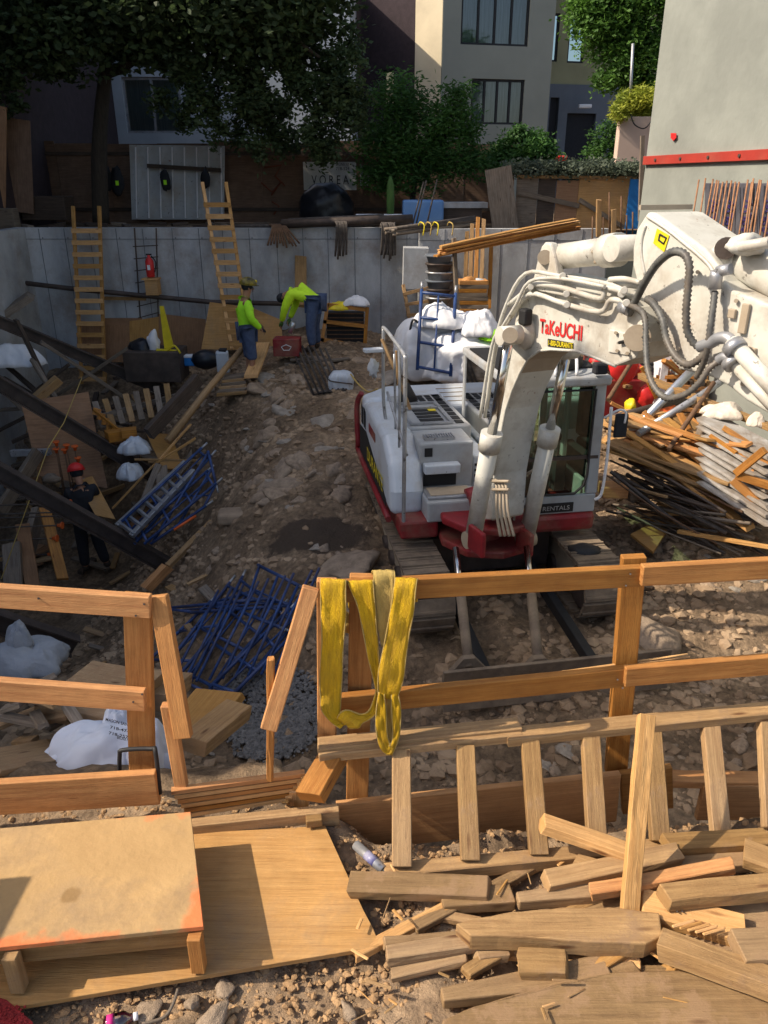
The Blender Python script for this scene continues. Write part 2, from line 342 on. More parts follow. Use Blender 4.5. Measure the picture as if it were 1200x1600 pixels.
def rough(p0,p1,w,h,up=Z,w1=None,h1=None,seed=0):
    p0=V(p0);p1=V(p1); d=(p1-p0); ln=d.length; d/=ln; sd=d.cross(V(up)).normalized(); u2=sd.cross(d); w1=w1 or w; h1=h1 or h
    n=max(4,int(ln/.06)); prof=[(-1,-1),(-.33,-1),(.33,-1),(1,-1),(1,0),(1,1),(.33,1),(-.33,1),(-1,1),(-1,0)]; K=len(prof); vs=[];uv=[];fs=[]
    ox,oy=random.random()*30,random.random()*30; k1,k2=random.uniform(-.25,.25),random.uniform(-.2,.2); bow=random.uniform(-.006,.006)*ln
    for i in range(n+1):
        t=i/n; ww=w+(w1-w)*t; hh=h+(h1-h)*t
        for a,b in prof:
            j=noise.noise_vector((ox+t*ln*6,a*1.3+oy,b*1.3))*.004+noise.noise_vector((ox+t*ln*30,a*3,b*3+oy))*.0015
            sk=(a*k1+b*k2)*w*.5*(1-abs(2*t-1))**0 if i in (0,n) else 0
            q=p0+d*(t*ln+sk)+sd*a*ww/2*(1-.03*(b==1 and abs(a)==1))+u2*(b*hh/2+bow*math.sin(math.pi*t))+j
            vs.append(q)
    per=[0]
    for k in range(K):
        a=prof[k];b=prof[(k+1)%K]; per.append(per[-1]+math.hypot((a[0]-b[0])*w/2,(a[1]-b[1])*h/2))
    for i in range(n):
        for k in range(K):
            k2_=(k+1)%K; fs.append((i*K+k,i*K+k2_,(i+1)*K+k2_,(i+1)*K+k)); x0,x1=ox+ln*i/n,ox+ln*(i+1)/n; uv.append([(x0,oy+per[k]),(x0,oy+per[k+1]),(x1,oy+per[k+1]),(x1,oy+per[k])])
    for r_,rev in ((0,1),(n,0)):
        idx=[r_*K+k for k in range(K)]; idx=idx[::-1] if rev else idx; fs.append(idx); uv.append([(ox+.02*k,oy) for k in range(K)])
    return MB().add(vs,fs,uv)
def plank(p0,p1,w,h,label,name='wood_plank',m=None,cat='plank',group=None,up=Z,bev=.004,w1=None,h1=None):
    if min(w,h)>.025: return one(rough(p0,p1,w,h,up,w1,h1),name,m or pine,label,cat,group,bevel=.003,seg=1)
    return one(MB().beam(p0,p1,w,h,up,w1,h1),name,m or pine,label,cat,group,bevel=bev,seg=1)
def copy_tree(o,par=None):
    c=o.copy(); col.objects.link(c)
    if par: c.parent=par
    for ch in [x for x in col.objects if x.parent==o]: copy_tree(ch,c)
    return c
def text(s,origin,xd,yd,h,m,par,width=None,name='lettering',depth=.002,bold=0,top=None):
    cu=bpy.data.curves.new('t','FONT'); cu.body=s; cu.size=1; cu.extrude=.0; cu.offset=bold
    ob=bpy.data.objects.new('t',cu); col.objects.link(ob); bpy.context.view_layer.update()
    me=bpy.data.meshes.new_from_object(ob.evaluated_get(bpy.context.evaluated_depsgraph_get())); bpy.data.objects.remove(ob)
    xs=[q.co.x for q in me.vertices]; ys=[q.co.y for q in me.vertices]; x0,x1,y0,y1=min(xs),max(xs),min(ys),max(ys)
    ky=h/(y1-y0); kx=(width/(x1-x0)) if width else ky
    xd=V(xd).normalized(); yd=V(yd).normalized(); n=xd.cross(yd)
    for q in me.vertices: q.co=xd*((q.co.x-x0)*kx)+yd*((q.co.y-y0)*ky)+n*depth
    me.materials.clear(); me.materials.append(m); me.name=name
    o=bpy.data.objects.new(name,me); col.objects.link(o); place(o,origin,par); return o
def smooth_path(pts,n=8):
    pts=[V(p) for p in pts]; out=[]
    for i in range(len(pts)-1):
        a=pts[max(i-1,0)];b=pts[i];c=pts[i+1];d=pts[min(i+2,len(pts)-1)]
        for k in range(n):
            t=k/n; out.append(.5*((2*b)+(c-a)*t+(2*a-5*b+4*c-d)*t*t+(3*b-a-3*c+d)*t**3))
    out.append(pts[-1]); return out
def leaves(name,clumps,n,size,m,par=None,seed=1,asp=.5,fill=.6,sub=22,droop=0):
    """clumps: (centre, radii). Many small leaf faces gathered in twigs."""
    rg=np.random.default_rng(seed); cs=[];tot=sum((c[1][0]*c[1][1]*c[1][2])**(2/3) for c in clumps)
    allp=[]
    for c,r in clumps:
        k=int(n*((r[0]*r[1]*r[2])**(2/3))/tot); nt_=max(4,k//sub)
        d=rg.normal(size=(nt_,3)); d/=np.linalg.norm(d,axis=1)[:,None]; rad=rg.uniform(fill,1.05,nt_)**.7
        tw=d*rad[:,None]*np.array(r)+np.array(c)
        idx=rg.integers(0,nt_,k); sp_=rg.normal(size=(k,3))*np.array([.16,.16,.10])*(np.mean(r)**.5)*1.1
        sp_[:,2]-=droop*np.abs(rg.normal(size=k))
        allp.append(tw[idx]+sp_)
    p=np.concatenate(allp); k=len(p)
    a=rg.normal(size=(k,3)); a[:,2]*=.5; a/=np.linalg.norm(a,axis=1)[:,None]
    b=rg.normal(size=(k,3)); b-=a*(a*b).sum(1)[:,None]; b/=np.linalg.norm(b,axis=1)[:,None]
    s=size*rg.uniform(.6,1.3,k)[:,None]
    v=np.stack([p-a*s,p+b*s*asp,p+a*s,p-b*s*asp],1).reshape(-1,3)
    c0=p.mean(0); me=bpy.data.meshes.new(name)
    me.from_pydata((v-c0).tolist(),[],np.arange(4*k).reshape(-1,4).tolist()); me.materials.append(m)
    o=bpy.data.objects.new(name,me); col.objects.link(o); place(o,V(c0),par); return o
def limbs(name,paths,m,par):
    mb=MB()
    for pts,r0,r1 in paths:
        q=smooth_path(pts,5); mb.tube(q,[r0+(r1-r0)*i/(len(q)-1) for i in range(len(q))],8)
    return mb.build(name,m,par)
def cloth(c,rx,ry,rz,name,m,seed=0,par=None,rot=0,amp=.28,sub=4,fr=1.6):
    """crumpled sheet: irregular outline, sharp folds, edges hanging down"""
    n=44; vs=[]; cz,sz=math.cos(rot),math.sin(rot)
    def rdg(q): return 1-2*abs(noise.noise(q))
    for j in range(n+1):
        for i in range(n+1):
            a=i/n*2-1;b=j/n*2-1
            x=a*math.sqrt(1-b*b/2);y=b*math.sqrt(1-a*a/2); th=math.atan2(y,x)
            out_=1+.35*noise.noise((math.cos(th)*1.5+seed,math.sin(th)*1.5,seed*1.7))
            r=min(1,math.hypot(x,y)); X=x*out_;Y=y*out_
            h=(1-r*r)**.5*(.75+.5*noise.noise((x*1.2+seed*3,y*1.2,5)))
            f=.20*rdg((x*2.1+seed,y*2.1,seed))+.12*rdg((x*3.7+seed,y*4.9,seed+2))+.04*rdg((x*8,y*8,seed+5))
            h+=f*(.75-.45*r)-.35*r**3
            X+=.10*noise.noise((x*3,y*3,seed+9));Y+=.10*noise.noise((x*3,y*3,seed+13))
            X,Y=X*rx,Y*ry; vs.append(V(c)+V((X*cz-Y*sz,X*sz+Y*cz,h*rz)))
    fs=[(j*(n+1)+i,j*(n+1)+i+1,(j+1)*(n+1)+i+1,(j+1)*(n+1)+i) for j in range(n) for i in range(n)]
    return MB().add(vs,fs,None,True).build(name,m,par,fix=False,thick=.006)
def sack(c,rx,ry,rz,m,seed=0,name='bag_body',par=None,rot=0,fold=.12):
    """full square-ish bulk bag with vertical folds and a sagging top"""
    bm=bmesh.new(); bmesh.ops.create_icosphere(bm,subdivisions=5,radius=1); vs=[]; cz,sz=math.cos(rot),math.sin(rot)
    for q in bm.verts:
        p=q.co; k=(abs(p.x)**5+abs(p.y)**5+abs(p.z)**5)**(-1/5); p=p*k
        th=math.atan2(p.y,p.x); f=1+fold*(1-2*abs(noise.noise((math.cos(th)*3.5+seed,math.sin(th)*3.5,p.z*.8+seed))))+.07*noise.noise(p*1.3+V((seed,0,0)))
        f+=.025*(1-2*abs(noise.noise(p*5+V((0,seed,0)))))
        bl=1+.10*math.cos(p.z*1.5)-(.12 if p.z>.6 else 0)*(p.z-.6)*3
        x,y,z=p.x*rx*f*bl,p.y*ry*f*bl,p.z*rz*(1+.06*noise.noise((p.x*2,p.y*2,seed)))
        vs.append(V(c)+V((x*cz-y*sz,x*sz+y*cz,z)))
    fs=[[q.index for q in f.verts] for f in bm.faces]; bm.free()
    return MB().add(vs,fs,None,True).build(name,m,par)
# ---------------- ground ----------------
def make_ground():
    ny,nx=300,300
    t=np.linspace(0,1,ny); ys=.55+(17.25-.55)*(t**1.55)
    s=np.linspace(-1,1,nx); xs=.6+8.6*np.sinh(s*1.6)/math.sinh(1.6)
    X,Y=np.meshgrid(xs,ys); zz=base_z(X.ravel(),Y.ravel())
    vs=[]
    for x,y,z in zip(X.ravel(),Y.ravel(),zz):
        k=min(1,max(.25,(y-2.9)/1.2))
        q=V((x,y,0))
        z+=k*(.10*noise.noise((x*.9,y*.9,1))+.06*noise.noise((x*2.3,y*2.3,4)))
        near=1 if y>2.6 else .45
        z+=near*((.05*abs(noise.noise((x*1.7,y*1.7,31)))+.035*abs(noise.noise((x*5,y*5,17))) if -3<x<1 and y>6 else 0)+.055*noise.fractal((x*3.1,y*3.1,2),.9,2.1,5)+.03*abs(noise.noise((x*9,y*9,7))))
        if y<2.6:
            z-=.05; z+=.07*max(0,noise.noise((x*2.2,y*2.6,12)))*(1 if x>-.15 or y<1.75 else 0)+.02*noise.fractal((x*9,y*9,3),.8,2.2,5)*(1 if x>-.1 or y<1.8 else 0)
        vs.append((x,y,z))
    fs=[(j*nx+i,j*nx+i+1,(j+1)*nx+i+1,(j+1)*nx+i) for j in range(ny-1) for i in range(nx-1)]
    me=bpy.data.meshes.new('ground'); me.from_pydata(vs,[],fs); me.materials.append(dirtm); me.polygons.foreach_set('use_smooth',[True]*len(fs))
    o=bpy.data.objects.new('ground',me); col.objects.link(o); struct(o)
make_ground()
struct(MB().add([(-40,-8,-.06),(40,-8,-.06),(40,.6,-.06),(-40,.6,-.06)],[(0,1,2,3)]).build('pavement',conc,fix=False))
# raised back yard behind the retaining wall, one sheet to the horizon
yard=MB().add([(-150,17.3,1.78),(150,17.3,1.78),(150,250,1.78),(-150,250,1.78)],[(0,1,2,3)]).build('yard_ground',dirtm,fix=False); struct(yard)

def concrete_wall(name,p0,p1,z0,z1,th,label,pw=.55,lines=(.22,)):
    p0=V((*p0,0)); p1=V((*p1,0)); d=(p1-p0); ln=d.length; d/=ln; n=V((-d.y,d.x,0))
    root=thing(name,label,'wall',p0+Z*z0)
    mid=(p0+p1)/2+n*th/2+Z*(z0+z1)/2
    MB().box(mid,ln,th,z1-z0,ax=(d,n,Z)).build('wall_body',conc,root)
    mb=MB()
    k=int(ln/pw)
    for i in range(1,k+1):
        q=p0+d*(i*pw+random.uniform(-.04,.04)); mb.box(q-n*.002+Z*(z0+z1)/2,.010,.01,z1-z0-.02,ax=(d,n,Z))
        for zz in lines: mb.cyl(q-n*.012+d*.06+Z*(z1-zz*.9),q+n*.01+d*.06+Z*(z1-zz*.9),.012,6)
    for zz in lines: mb.box(p0+d*ln/2-n*.0035+Z*(z1-zz),ln,.01,.008,ax=(d,n,Z))
    mb.build('form_joint',MATS['joint'],root); return root
mat('joint',(.13,.14,.15),(.09,.10,.11),4,.9)
concrete_wall('retaining_wall',(-7.75,17),(.72,17),-3.2,1.84,.28,'long cast concrete retaining wall with form panel joints behind the two workers in green')
concrete_wall('retaining_wall',(.72,16.6),(4.6,16.6),-1.2,1.84,.28,'shorter stretch of concrete retaining wall behind the raised excavator boom')
concrete_wall('side_wall',(-7.75,3.5),(-7.75,17),-4.2,1.84,-.28,'concrete side wall at the far left edge, running towards the viewer')
# neighbour on the left, just outside the frame: it throws the big shadow over the left of the pit
nb=thing('neighbour_building','tall blank brick building closing the left side of the pit','building',(-8.4,10,0))
MB().add([(-16,2.02,-4),(-8.1,2.02,-4),(-8.1,4.4,-4),(-16,4.4,-4),(-16,2.02,10.3),(-8.1,2.02,10.3),(-8.1,4.4,10.3),(-16,4.4,10.3)],[(0,1,2,3),(4,5,6,7),(0,1,5,4),(1,2,6,5),(2,3,7,6),(3,0,4,7)]).build('shadow_wing',brick,nb)  # unseen nearer part, made taller so its shadow crosses the near pit
MB().add([(-16,4.42,-4),(-8.1,4.42,-4),(-8.1,30,-4),(-16,30,-4),(-16,4.42,8.4),(-8.1,4.42,8.4),(-8.1,30,8.4),(-16,30,8.4)],[(0,1,2,3),(4,5,6,7),(0,1,5,4),(1,2,6,5),(2,3,7,6),(3,0,4,7)]).build('long_wing',brick,nb)
one(MB().box((-2.55,1.35,.65),.04,1.3,1.34),'shadowcaster',ply,'plywood hoarding panel added out of view to shade the left of the platform','hoarding panel')  # stands out of view; added so its shadow falls on the platform

# ---------------- facades ----------------
def facade(root,p0,xd,W,z0,z1,ops,m,depth=.2,side=6,skew=0):
    """front wall with real openings. ops: (x0,x1,za,zb) from p0 along xd"""
    p0=V((p0[0],p0[1],0)); xd=V(xd).normalized(); n=V((xd.y,-xd.x,0))
    xs=sorted({0,W,*[o[0] for o in ops],*[o[1] for o in ops]}); zs=sorted({z0,z1,*[o[2] for o in ops],*[o[3] for o in ops]})
    mb=MB(); q=lambda x,z,d=0:p0+xd*(x+skew*d)+Z*z-n*d
    for i in range(len(xs)-1):
        for j in range(len(zs)-1):
            cx=(xs[i]+xs[i+1])/2; cz=(zs[j]+zs[j+1])/2
            if any(o[0]<cx<o[1] and o[2]<cz<o[3] for o in ops): continue
            mb.add([q(xs[i],zs[j]),q(xs[i+1],zs[j]),q(xs[i+1],zs[j+1]),q(xs[i],zs[j+1])],[(0,1,2,3)])
    for a,b,c,d in ops:
        for e,f in (((a,c),(b,c)),((b,c),(b,d)),((b,d),(a,d)),((a,d),(a,c))):
            mb.add([q(*e),q(*f),q(*f,depth),q(*e,depth)],[(0,1,2,3)])
    mb.add([q(0,z0),q(0,z1),q(0,z1,side),q(0,z0,side)],[(0,1,2,3)]); mb.add([q(W,z0),q(W,z1),q(W,z1,side),q(W,z0,side)],[(0,1,2,3)])
    mb.add([q(0,z1),q(W,z1),q(W,z1,side),q(0,z1,side)],[(0,1,2,3)])
    mb.build('wall',m,root,fix=False); return q
def window(root,q,o,nm=4,frame=None,back=None,fw=.07,inset=.1):
    a,b,c,d=o; mb=MB(); xd=(q(1,0)-q(0,0)); n=(q(0,0,0)-q(0,0,1))
    ax=(xd,n,Z)
    mb.box(q((a+b)/2,c+fw/2,inset),b-a,.08,fw,ax=ax); mb.box(q((a+b)/2,d-fw/2,inset),b-a,.08,fw,ax=ax)
    for i in range(nm+1):
        x=a+fw/2+(b-a-fw)*i/nm; mb.box(q(x,(c+d)/2,inset),fw,.07,d-c-2*fw-.004,ax=ax)
    f=mb.build('window',frame or black,root)
    if back: MB().add([q(a,c,.35),q(b,c,.35),q(b,d,.35),q(a,d,.35)],[(0,1,2,3)]).build('curtain',back,f,fix=False)
    MB().add([q(a,c,inset+.02),q(b,c,inset+.02),q(b,d,inset+.02),q(a,d,inset+.02)],[(0,1,2,3)]).build('pane',MATS['wglass'],f,fix=False)
    return f
MATS['wglass']=glass_mat('window_glass',(.5,.6,.62))
def xz(u,v,Y): p=P(u,v,Y); return p.x,p.z

# grey-beige building with two ribbon windows
Yb=30; r=thing('apartment_building','grey-beige rendered building with two wide dark framed windows behind the yard','building',(2.2,Yb,1.8))
x0=P(690,120,Yb).x; x1=P(862,120,Yb).x
o1=(P(722,30,Yb).x-x0,P(836,30,Yb).x-x0,P(778,68,Yb).z,P(778,-30,Yb).z)
o2=(P(738,160,Yb).x-x0,P(826,160,Yb).x-x0,P(778,193,Yb).z,P(778,121,Yb).z)
q=facade(r,(x0,Yb),(1,.22,0),(x1-x0)*1.06,1.8,14,[o1,o2],beige,side=7)
window(r,q,o1,4,back=curtain); window(r,q,o2,4,back=curtain)
MB().add([(x0-.9,Yb+.6,1.8),(x0-.02,Yb+.02,1.8),(x0-.02,Yb+.02,14),(x0-.9,Yb+.6,14)],[(0,1,2,3)]).build('sunlit_side_wall',creamw,r,fix=False)  # sun on the side and shade on the front put into two wall colours
# yellow and blue-grey block to its right
Yb=34; r=thing('courtyard_building','yellow rendered building with blue-grey ground floor and narrow dark windows','building',(9,Yb,1.8))
x0=P(852,120,Yb).x; x1=x0+7; zs=P(900,131,Yb).z
o=[(P(862,60,Yb).x-x0,P(874,60,Yb).x-x0,P(868,96,Yb).z,P(868,20,Yb).z),(P(891,60,Yb).x-x0,P(919,60,Yb).x-x0,P(900,97,Yb).z,P(900,22,Yb).z)]
q=facade(r,(x0,Yb),(1,.22,0),x1-x0,zs,14,o,yell)
for k in o: window(r,q,k,1)
dz=P(910,176,Yb).z
o=[(P(887,200,Yb).x-x0,P(936,200,Yb).x-x0,1.8,dz),(P(857,200,Yb).x-x0,P(872,200,Yb).x-x0,1.8,P(860,152,Yb).z)]
q=facade(r,(x0,Yb-.05),(1,.22,0),x1-x0,1.8,zs,o,bluew)
for k in o:
    MB().add([q(k[0],k[2],.15),q(k[1],k[2],.15),q(k[1],k[3],.15),q(k[0],k[3],.15)],[(0,1,2,3)]).build('door',darkc,r,fix=False)
MB().box(P(914,166,Yb-.2),.5,.2,.14).build('wall_light',white,r,bevel=.03)
# purple brick house, its side wall
Yb=31; r=thing('brick_house','dark purplish brick house wall left of the grey-beige building','building',(0,Yb,1.8))
a=P(577,120,Yb+8); b=P(664,120,Yb)
q=facade(r,(b.x-5.2,Yb+3),V((5.2,-3.6,0)),6.2,1.8,14,[(4.5,5.0,8.6,10),(2.9,3.4,8.7,10.1),(4.5,5.0,5.2,6.4)],brick,side=3)
for k in [(4.5,5.0,8.6,10),(2.9,3.4,8.7,10.1),(4.5,5.0,5.2,6.4)]: window(r,q,k,1)
# pale house far behind
Yb=44; r=thing('pale_house','pale far-off house with small sash windows glimpsed between tree and brick house','building',(-1,Yb,1.8))
x0=P(520,100,Yb).x; o=[]
for v0,v1 in ((18,55),(82,125),(150,185)): o.append((P(546,v0,Yb).x-x0,P(572,v0,Yb).x-x0,P(560,v1,Yb).z,P(560,v0,Yb).z))
q=facade(r,(x0,Yb),(1,0,0),4.5,1.8,20,o,creamw)
for k in o: window(r,q,k,2,frame=white)
# low dark house behind the big tree
Yb=26; r=thing('rear_house','dark house with wide glazed opening half hidden behind the big tree','building',(-9,Yb,1.8))
x0=P(-120,100,Yb).x; o=[(P(190,130,Yb).x-x0,P(280,130,Yb).x-x0,P(240,208,Yb).z,P(240,120,Yb).z),(P(0,130,Yb).x-x0,P(42,130,Yb).x-x0,P(20,195,Yb).z,P(20,90,Yb).z),
   (P(50,130,Yb).x-x0,P(125,130,Yb).x-x0,P(20,215,Yb).z,P(20,118,Yb).z)]
q=facade(r,(x0,Yb),(1,0,0),12.6,1.8,9,o,mat('pale_blue_render',(.42,.46,.50),(.34,.38,.42),.8,.9))
window(r,q,o[0],2,frame=galv,back=curtain); window(r,q,o[1],1,frame=galv,back=curtain); window(r,q,o[2],1)

# green-grey stucco building on the right: its long side faces left, towards the sun
sd_=V((.21,-.978,0)).normalized(); sn=V((sd_.y,-sd_.x,0)); S0=V((4.22,13.6,0))
def SP(u,v,off=0):
    r=ray(u,v); o=V((0,0,CAMZ)); q=S0+sn*off; return o+r*((q-o).dot(sn)/r.dot(sn))
r=thing('stucco_building','tall green-grey stucco building with a red band at the right edge','building',S0-Z)
q=facade(r,(S0.x,S0.y),sd_,10.4,-1.9,15,[],stucco,side=6)
zb0=SP(1100,254).z; zb1=SP(1100,239).z; zm=(zb0+zb1)/2; zh=abs(zb1-zb0)
MB().box(S0+sd_*5.26+sn*.032+Z*zm,10.5,.06,zh,ax=(sd_,sn,Z)).build('red_band',mat('band_red',(.36,.035,.022),(.30,.03,.02),4,.6,dirt=.3),r,bevel=.005)
for i in range(14): c=S0+sd_*(.4+i*.7)+Z*zm; MB().cyl(c+sn*.06,c+sn*.08,.022,8).build('band_bolt',steel,r)
MB().prism([SP(*k,.03) for k in ((1049,208),(1057,208),(1057,215),(1053,220),(1049,216))],sn*.01).build('red_marker',redb,r)
# pink planter terrace
Yp=21; a=P(962,258,Yp); b=P(1022,258,Yp); t=P(962,182,Yp).z
r=thing('planter_wall','pink rendered terrace wall with a drooping black cable','wall',(a.x,Yp,1.8))
MB().box(((a.x+b.x)/2+1,Yp+.15,(1.8+t)/2),b.x-a.x+2,.3,t-1.8).build('wall_body',pink,r,bevel=.02)
MB().tube(smooth_path([P(985,178,Yp-.1),P(992,195,Yp-.15),P(1008,200,Yp-.15),P(1022,182,Yp-.1)]),.015,6).build('cable',black,r)
fr=thing('fern','bright yellow-green fern clump on top of the pink terrace wall','plant',P(990,180,Yp))
leaves('fronds',[(P(975,168,Yp+.2),(.25,.3,.22)),(P(993,160,Yp+.3),(.4,.3,.3)),(P(1012,158,Yp+.3),(.35,.3,.3)),(P(968,176,Yp),(.15,.2,.2))],5000,.07,leafy,fr,5,.22)
one(MB().cyl(P(984,170,Yp+.6),P(989,68,Yp+.6),.035,8),'flag_pole',galv,'thin grey metal pole standing behind the yellow fern','pole')

# ---------------- fences round the yard ----------------
Yf=20.3; x0=P(18,300,Yf).x; x1=P(790,300,Yf).x; zt=P(400,222,Yf).z
r=thing('yard_fence','long brown plywood fence at the back of the yard behind the big tree','fence',(x0,Yf,1.78))
n=int((x1-x0)/1.22)
for i in range(n+1):
    MB().box((x0+.61+i*1.225,Yf+random.uniform(-.015,.015),(1.78+zt)/2+random.uniform(-.05,.03)),1.22,.03,zt-1.78).build('panel',fencew,r)
for zz in (2.1,zt-.25): MB().box(((x0+x1)/2,Yf-.045,zz),x1-x0,.04,.08).build('rail',darkw,r)
mb=MB()
for s_ in ([(413,262),(440,258),(430,275),(445,290)],[(408,285),(425,300),(440,283),(424,305)],[(425,315),(436,322),(428,335)]):
    mb.tube([P(u,v,Yf-.022) for u,v in s_],.02,6)
mb.build('orange_spray_mark',mat('faded_orange',(.22,.06,.03),None,6,.8),r)
# left end plywood panels (nearer)
Yl=17.6; r=thing('corner_fence','tall sunworn plywood panels in the left rear corner of the yard','fence',P(20,330,Yl))
MB().beam(P(-25,330,Yl),P(-25,160,Yl),.9,.03,up=(0,1,0)).build('panel',plyd,r)
MB().beam(P(35,332,Yl+.6),P(28,186,Yl+.6),.5,.03,up=(0,1,0)).build('panel',fencew,r)
MB().box(P(5,345,Yl-.2),.6,.3,.5).build('concrete_stub',greyw,r,bevel=.02)
# corrugated white sheet panel with bars
Yc=19.9; r=thing('ribbed_sheet','grey sheet metal panel with white ribs leaning on the brown fence','panel',P(278,340,Yc))
a=P(205,342,Yc);b=P(350,342,Yc); t=P(280,228,Yc).z
MB().prism([P(206,343,Yc),P(350,343,Yc),P(351,228,Yc),P(202,226,Yc)],V((0,.03,0))).build('sheet',grey,r)
mb=MB()
for i in range(8):
    u_=212+i*19; mb.beam(P(u_+2,341,Yc-.03),P(u_,230,Yc-.03),.03,.04,up=(0,1,0))
mb.build('rib',white,r)
rk=one(MB().beam(P(230,259,Yc-.15),P(345,266,Yc-.15),.06,.09),'coat_bar',darkw,'dark timber coat rail fixed across the ribbed sheet panel','rail')
for (u,v,lab,nm,m_,s_) in ((258,282,'dark backpack with hi-vis strip hanging at the left end of the coat rail','backpack',darkc,1),(321,280,'small black bag hanging near the right end of the coat rail','bag',darkc,.85),
     (183,283,'black backpack hanging right of the big tree trunk','backpack',darkc,1.25),(165,280,'black coat hanging in front of the big tree trunk','coat',darkc,1.3)):
    o=thing(nm,lab,nm,P(u,v,Yc-.3))
    MB().blob(P(u,v,Yc-.3),(.12*s_,.1,.24*s_),.25,u,3).build('bag_body',m_,o)
    MB().tube([P(u-4,v-10,Yc-.35),P(u,v-20,Yc-.25),P(u+4,v-10,Yc-.35)],.015,6).build('strap',black,o)
    if u in (258,183): MB().box(P(u,v+3,Yc-.42),.07,.02,.1).build('reflective_patch',neon,o)
# sign
Ys=20.15; a=P(475,297,Ys);b=P(557,297,Ys);t=P(515,253,Ys).z
r=thing('site_sign','white rectangular sign board reading VOREA on the brown fence','sign',((a.x+b.x)/2,Ys,a.z))
MB().box(((a.x+b.x)/2,Ys,(a.z+t)/2),b.x-a.x,.03,t-a.z).build('board',mat('sign_white',(.55,.56,.56)),r)
text('V O R E A',P(487,288,Ys-.03),(1,0,0),Z,.2,darkc,r,width=P(545,288,Ys).x-P(487,288,Ys).x)
text('BRONX NY',P(525,259,Ys-.03),(1,0,0),Z,.07,darkc,r,width=.32); text('718-524',P(525,266,Ys-.03),(1,0,0),Z,.07,darkc,r,width=.32)
a=P(563,290,Ys);b=P(577,290,Ys);t=P(570,270,Ys).z
r=thing('notice','small white notice with a round emblem right of the large sign','notice',a)
MB().box(((a.x+b.x)/2,Ys,(a.z+t)/2),b.x-a.x,.02,t-a.z).build('sheet',MATS['sign_white'],r)
c=P(570,277,Ys-.02); mb=MB(); mb.tube([c+V((math.cos(k*.5)*.06,0,math.sin(k*.5)*.06)) for k in range(13)],.01,5); mb.box(P(570,287,Ys-.02),.13,.01,.03); mb.build('emblem',darkc,r)

# right hand fence
Yr=17.9
r=thing('timber_fence','weathered timber and plywood fence right of centre below the dusty ivy','fence',P(880,360,Yr))
for (ua,ub,v,m_) in ((808,842,272,greyw),(842,870,274,darkw),(870,905,282,plyd),(905,985,280,ply)):
    a=P(ua,v,Yr);b=P(ub,v,Yr); MB().box(((a.x+b.x)/2,Yr,(a.z+1.4)/2),b.x-a.x-.01,.04,a.z-1.4).build('board_panel',m_,r)
MB().beam(P(808,300,Yr-.05),P(905,322,Yr-.05),.04,.1).build('brace',greyw,r); MB().beam(P(905,312,Yr-.05),P(985,362,Yr-.05),.04,.09).build('brace',greyw,r)
MB().beam(P(808,276,Yr-.05),P(1008,278,Yr-.05),.05,.06).build('top_rail',oldw,r)
a=P(985,280,Yr-.1);b=P(1012,280,Yr-.1); one(MB().box(((a.x+b.x)/2,Yr-.1,(a.z+1.2)/2),b.x-a.x,.05,a.z-1.2),'blue_sheet',bluep,'bright blue panel between the timber fence and the stucco building','panel')
one(MB().beam(P(790,360,17.6),P(778,262,17.6),.55,.03,up=(0,1,0)),'plank_post',greyw,'broad grey upright boards left of the timber fence','board')
one(MB().beam(P(1000,345,13.9),P(1004,212,13.9),.06,.06),'corner_post',greyw,'thin timber post at the corner of the stucco building','post')

# right wall: insulation boards and rusty bars in front
r=thing('insulation_boards','grey insulation boards with dark vertical lettering against the stucco wall','panel',SP(1150,370,.1))
for i,(ua,ub) in enumerate(((1100,1139),(1140,1176),(1178,1225))):
    MB().prism([SP(ua,369+i*3,.12),SP(ub-1,371+i*3,.12),SP(ub-1,286,.12),SP(ua+1,286,.12)],-sn*.05).build('board',mat('board_grey%d'%i,(.085,.085,.10),(.05,.05,.065),3,.6),r,bevel=.01)
ink=mat('purple_ink',(.03,.02,.12),None,8,.6)
for u in (1114,1140,1168,1200): text('APLW',SP(u,366,.135),Z,-sd_,.16,ink,r,width=SP(u,312,.13).z-SP(u,366,.13).z,bold=.012)
MB().beam(SP(1075,368,.2),SP(1215,380,.2),.05,.06).build('timber_ledger',pineb,r)
random.seed(3)
us=[1091,1101,1112,1117,1122,1128,1134,1141,1150,1153,1166,1174,1178,1184,1189,1200,1207]
for i,u in enumerate(us):
    p0=SP(u-13+random.uniform(-2,2),373,.35); p1=SP(u+random.uniform(-1,3),281+random.uniform(-3,4),.2)
    one(MB().tube([p0-Z*1.2,p0,p1],.011,6),'rebar',rustl,'upright rusty steel bar in the row before the grey insulation boards','steel bar','rusty bars in front of the insulation boards')

# ---------------- trees ----------------
Yt=18.9
t=thing('big_tree','big dark leafy tree with a leaning trunk at the left of the yard','tree',P(165,345,Yt))
limbs('trunk',[([P(158,348,Yt),P(155,250,Yt),P(158,180,Yt),P(165,100,Yt),P(160,20,Yt),P(150,-80,Yt)],.2,.1),
  ([P(163,115,Yt),P(200,100,Yt-.2),P(250,60,Yt-.5),P(330,20,Yt-1)],.13,.05),([P(160,60,Yt),P(100,20,Yt),P(40,-30,Yt-.5)],.1,.04),([P(160,60,Yt),P(260,20,Yt-.4),P(400,30,Yt-1),P(500,90,Yt-1)],.11,.03)],bark,t)
cl=[];cl2=[]
random.seed(11)
for (u,v,Y,rr) in ((30,20,19,1.5),(100,40,18,1.3),(90,-40,19,1.9),(200,-10,18,1.6),(200,50,19,.9),(300,10,18,1.5),(280,70,18.5,.8),(370,50,18,1.1),(400,0,18.2,1.5),(10,110,18,.5),(380,-60,18,2),(80,95,18.6,.5),(480,-20,18.2,1.2),(5,165,17.8,.35)):
    cl.append((P(u,v,Y),(rr,rr*.8,rr*.75)))
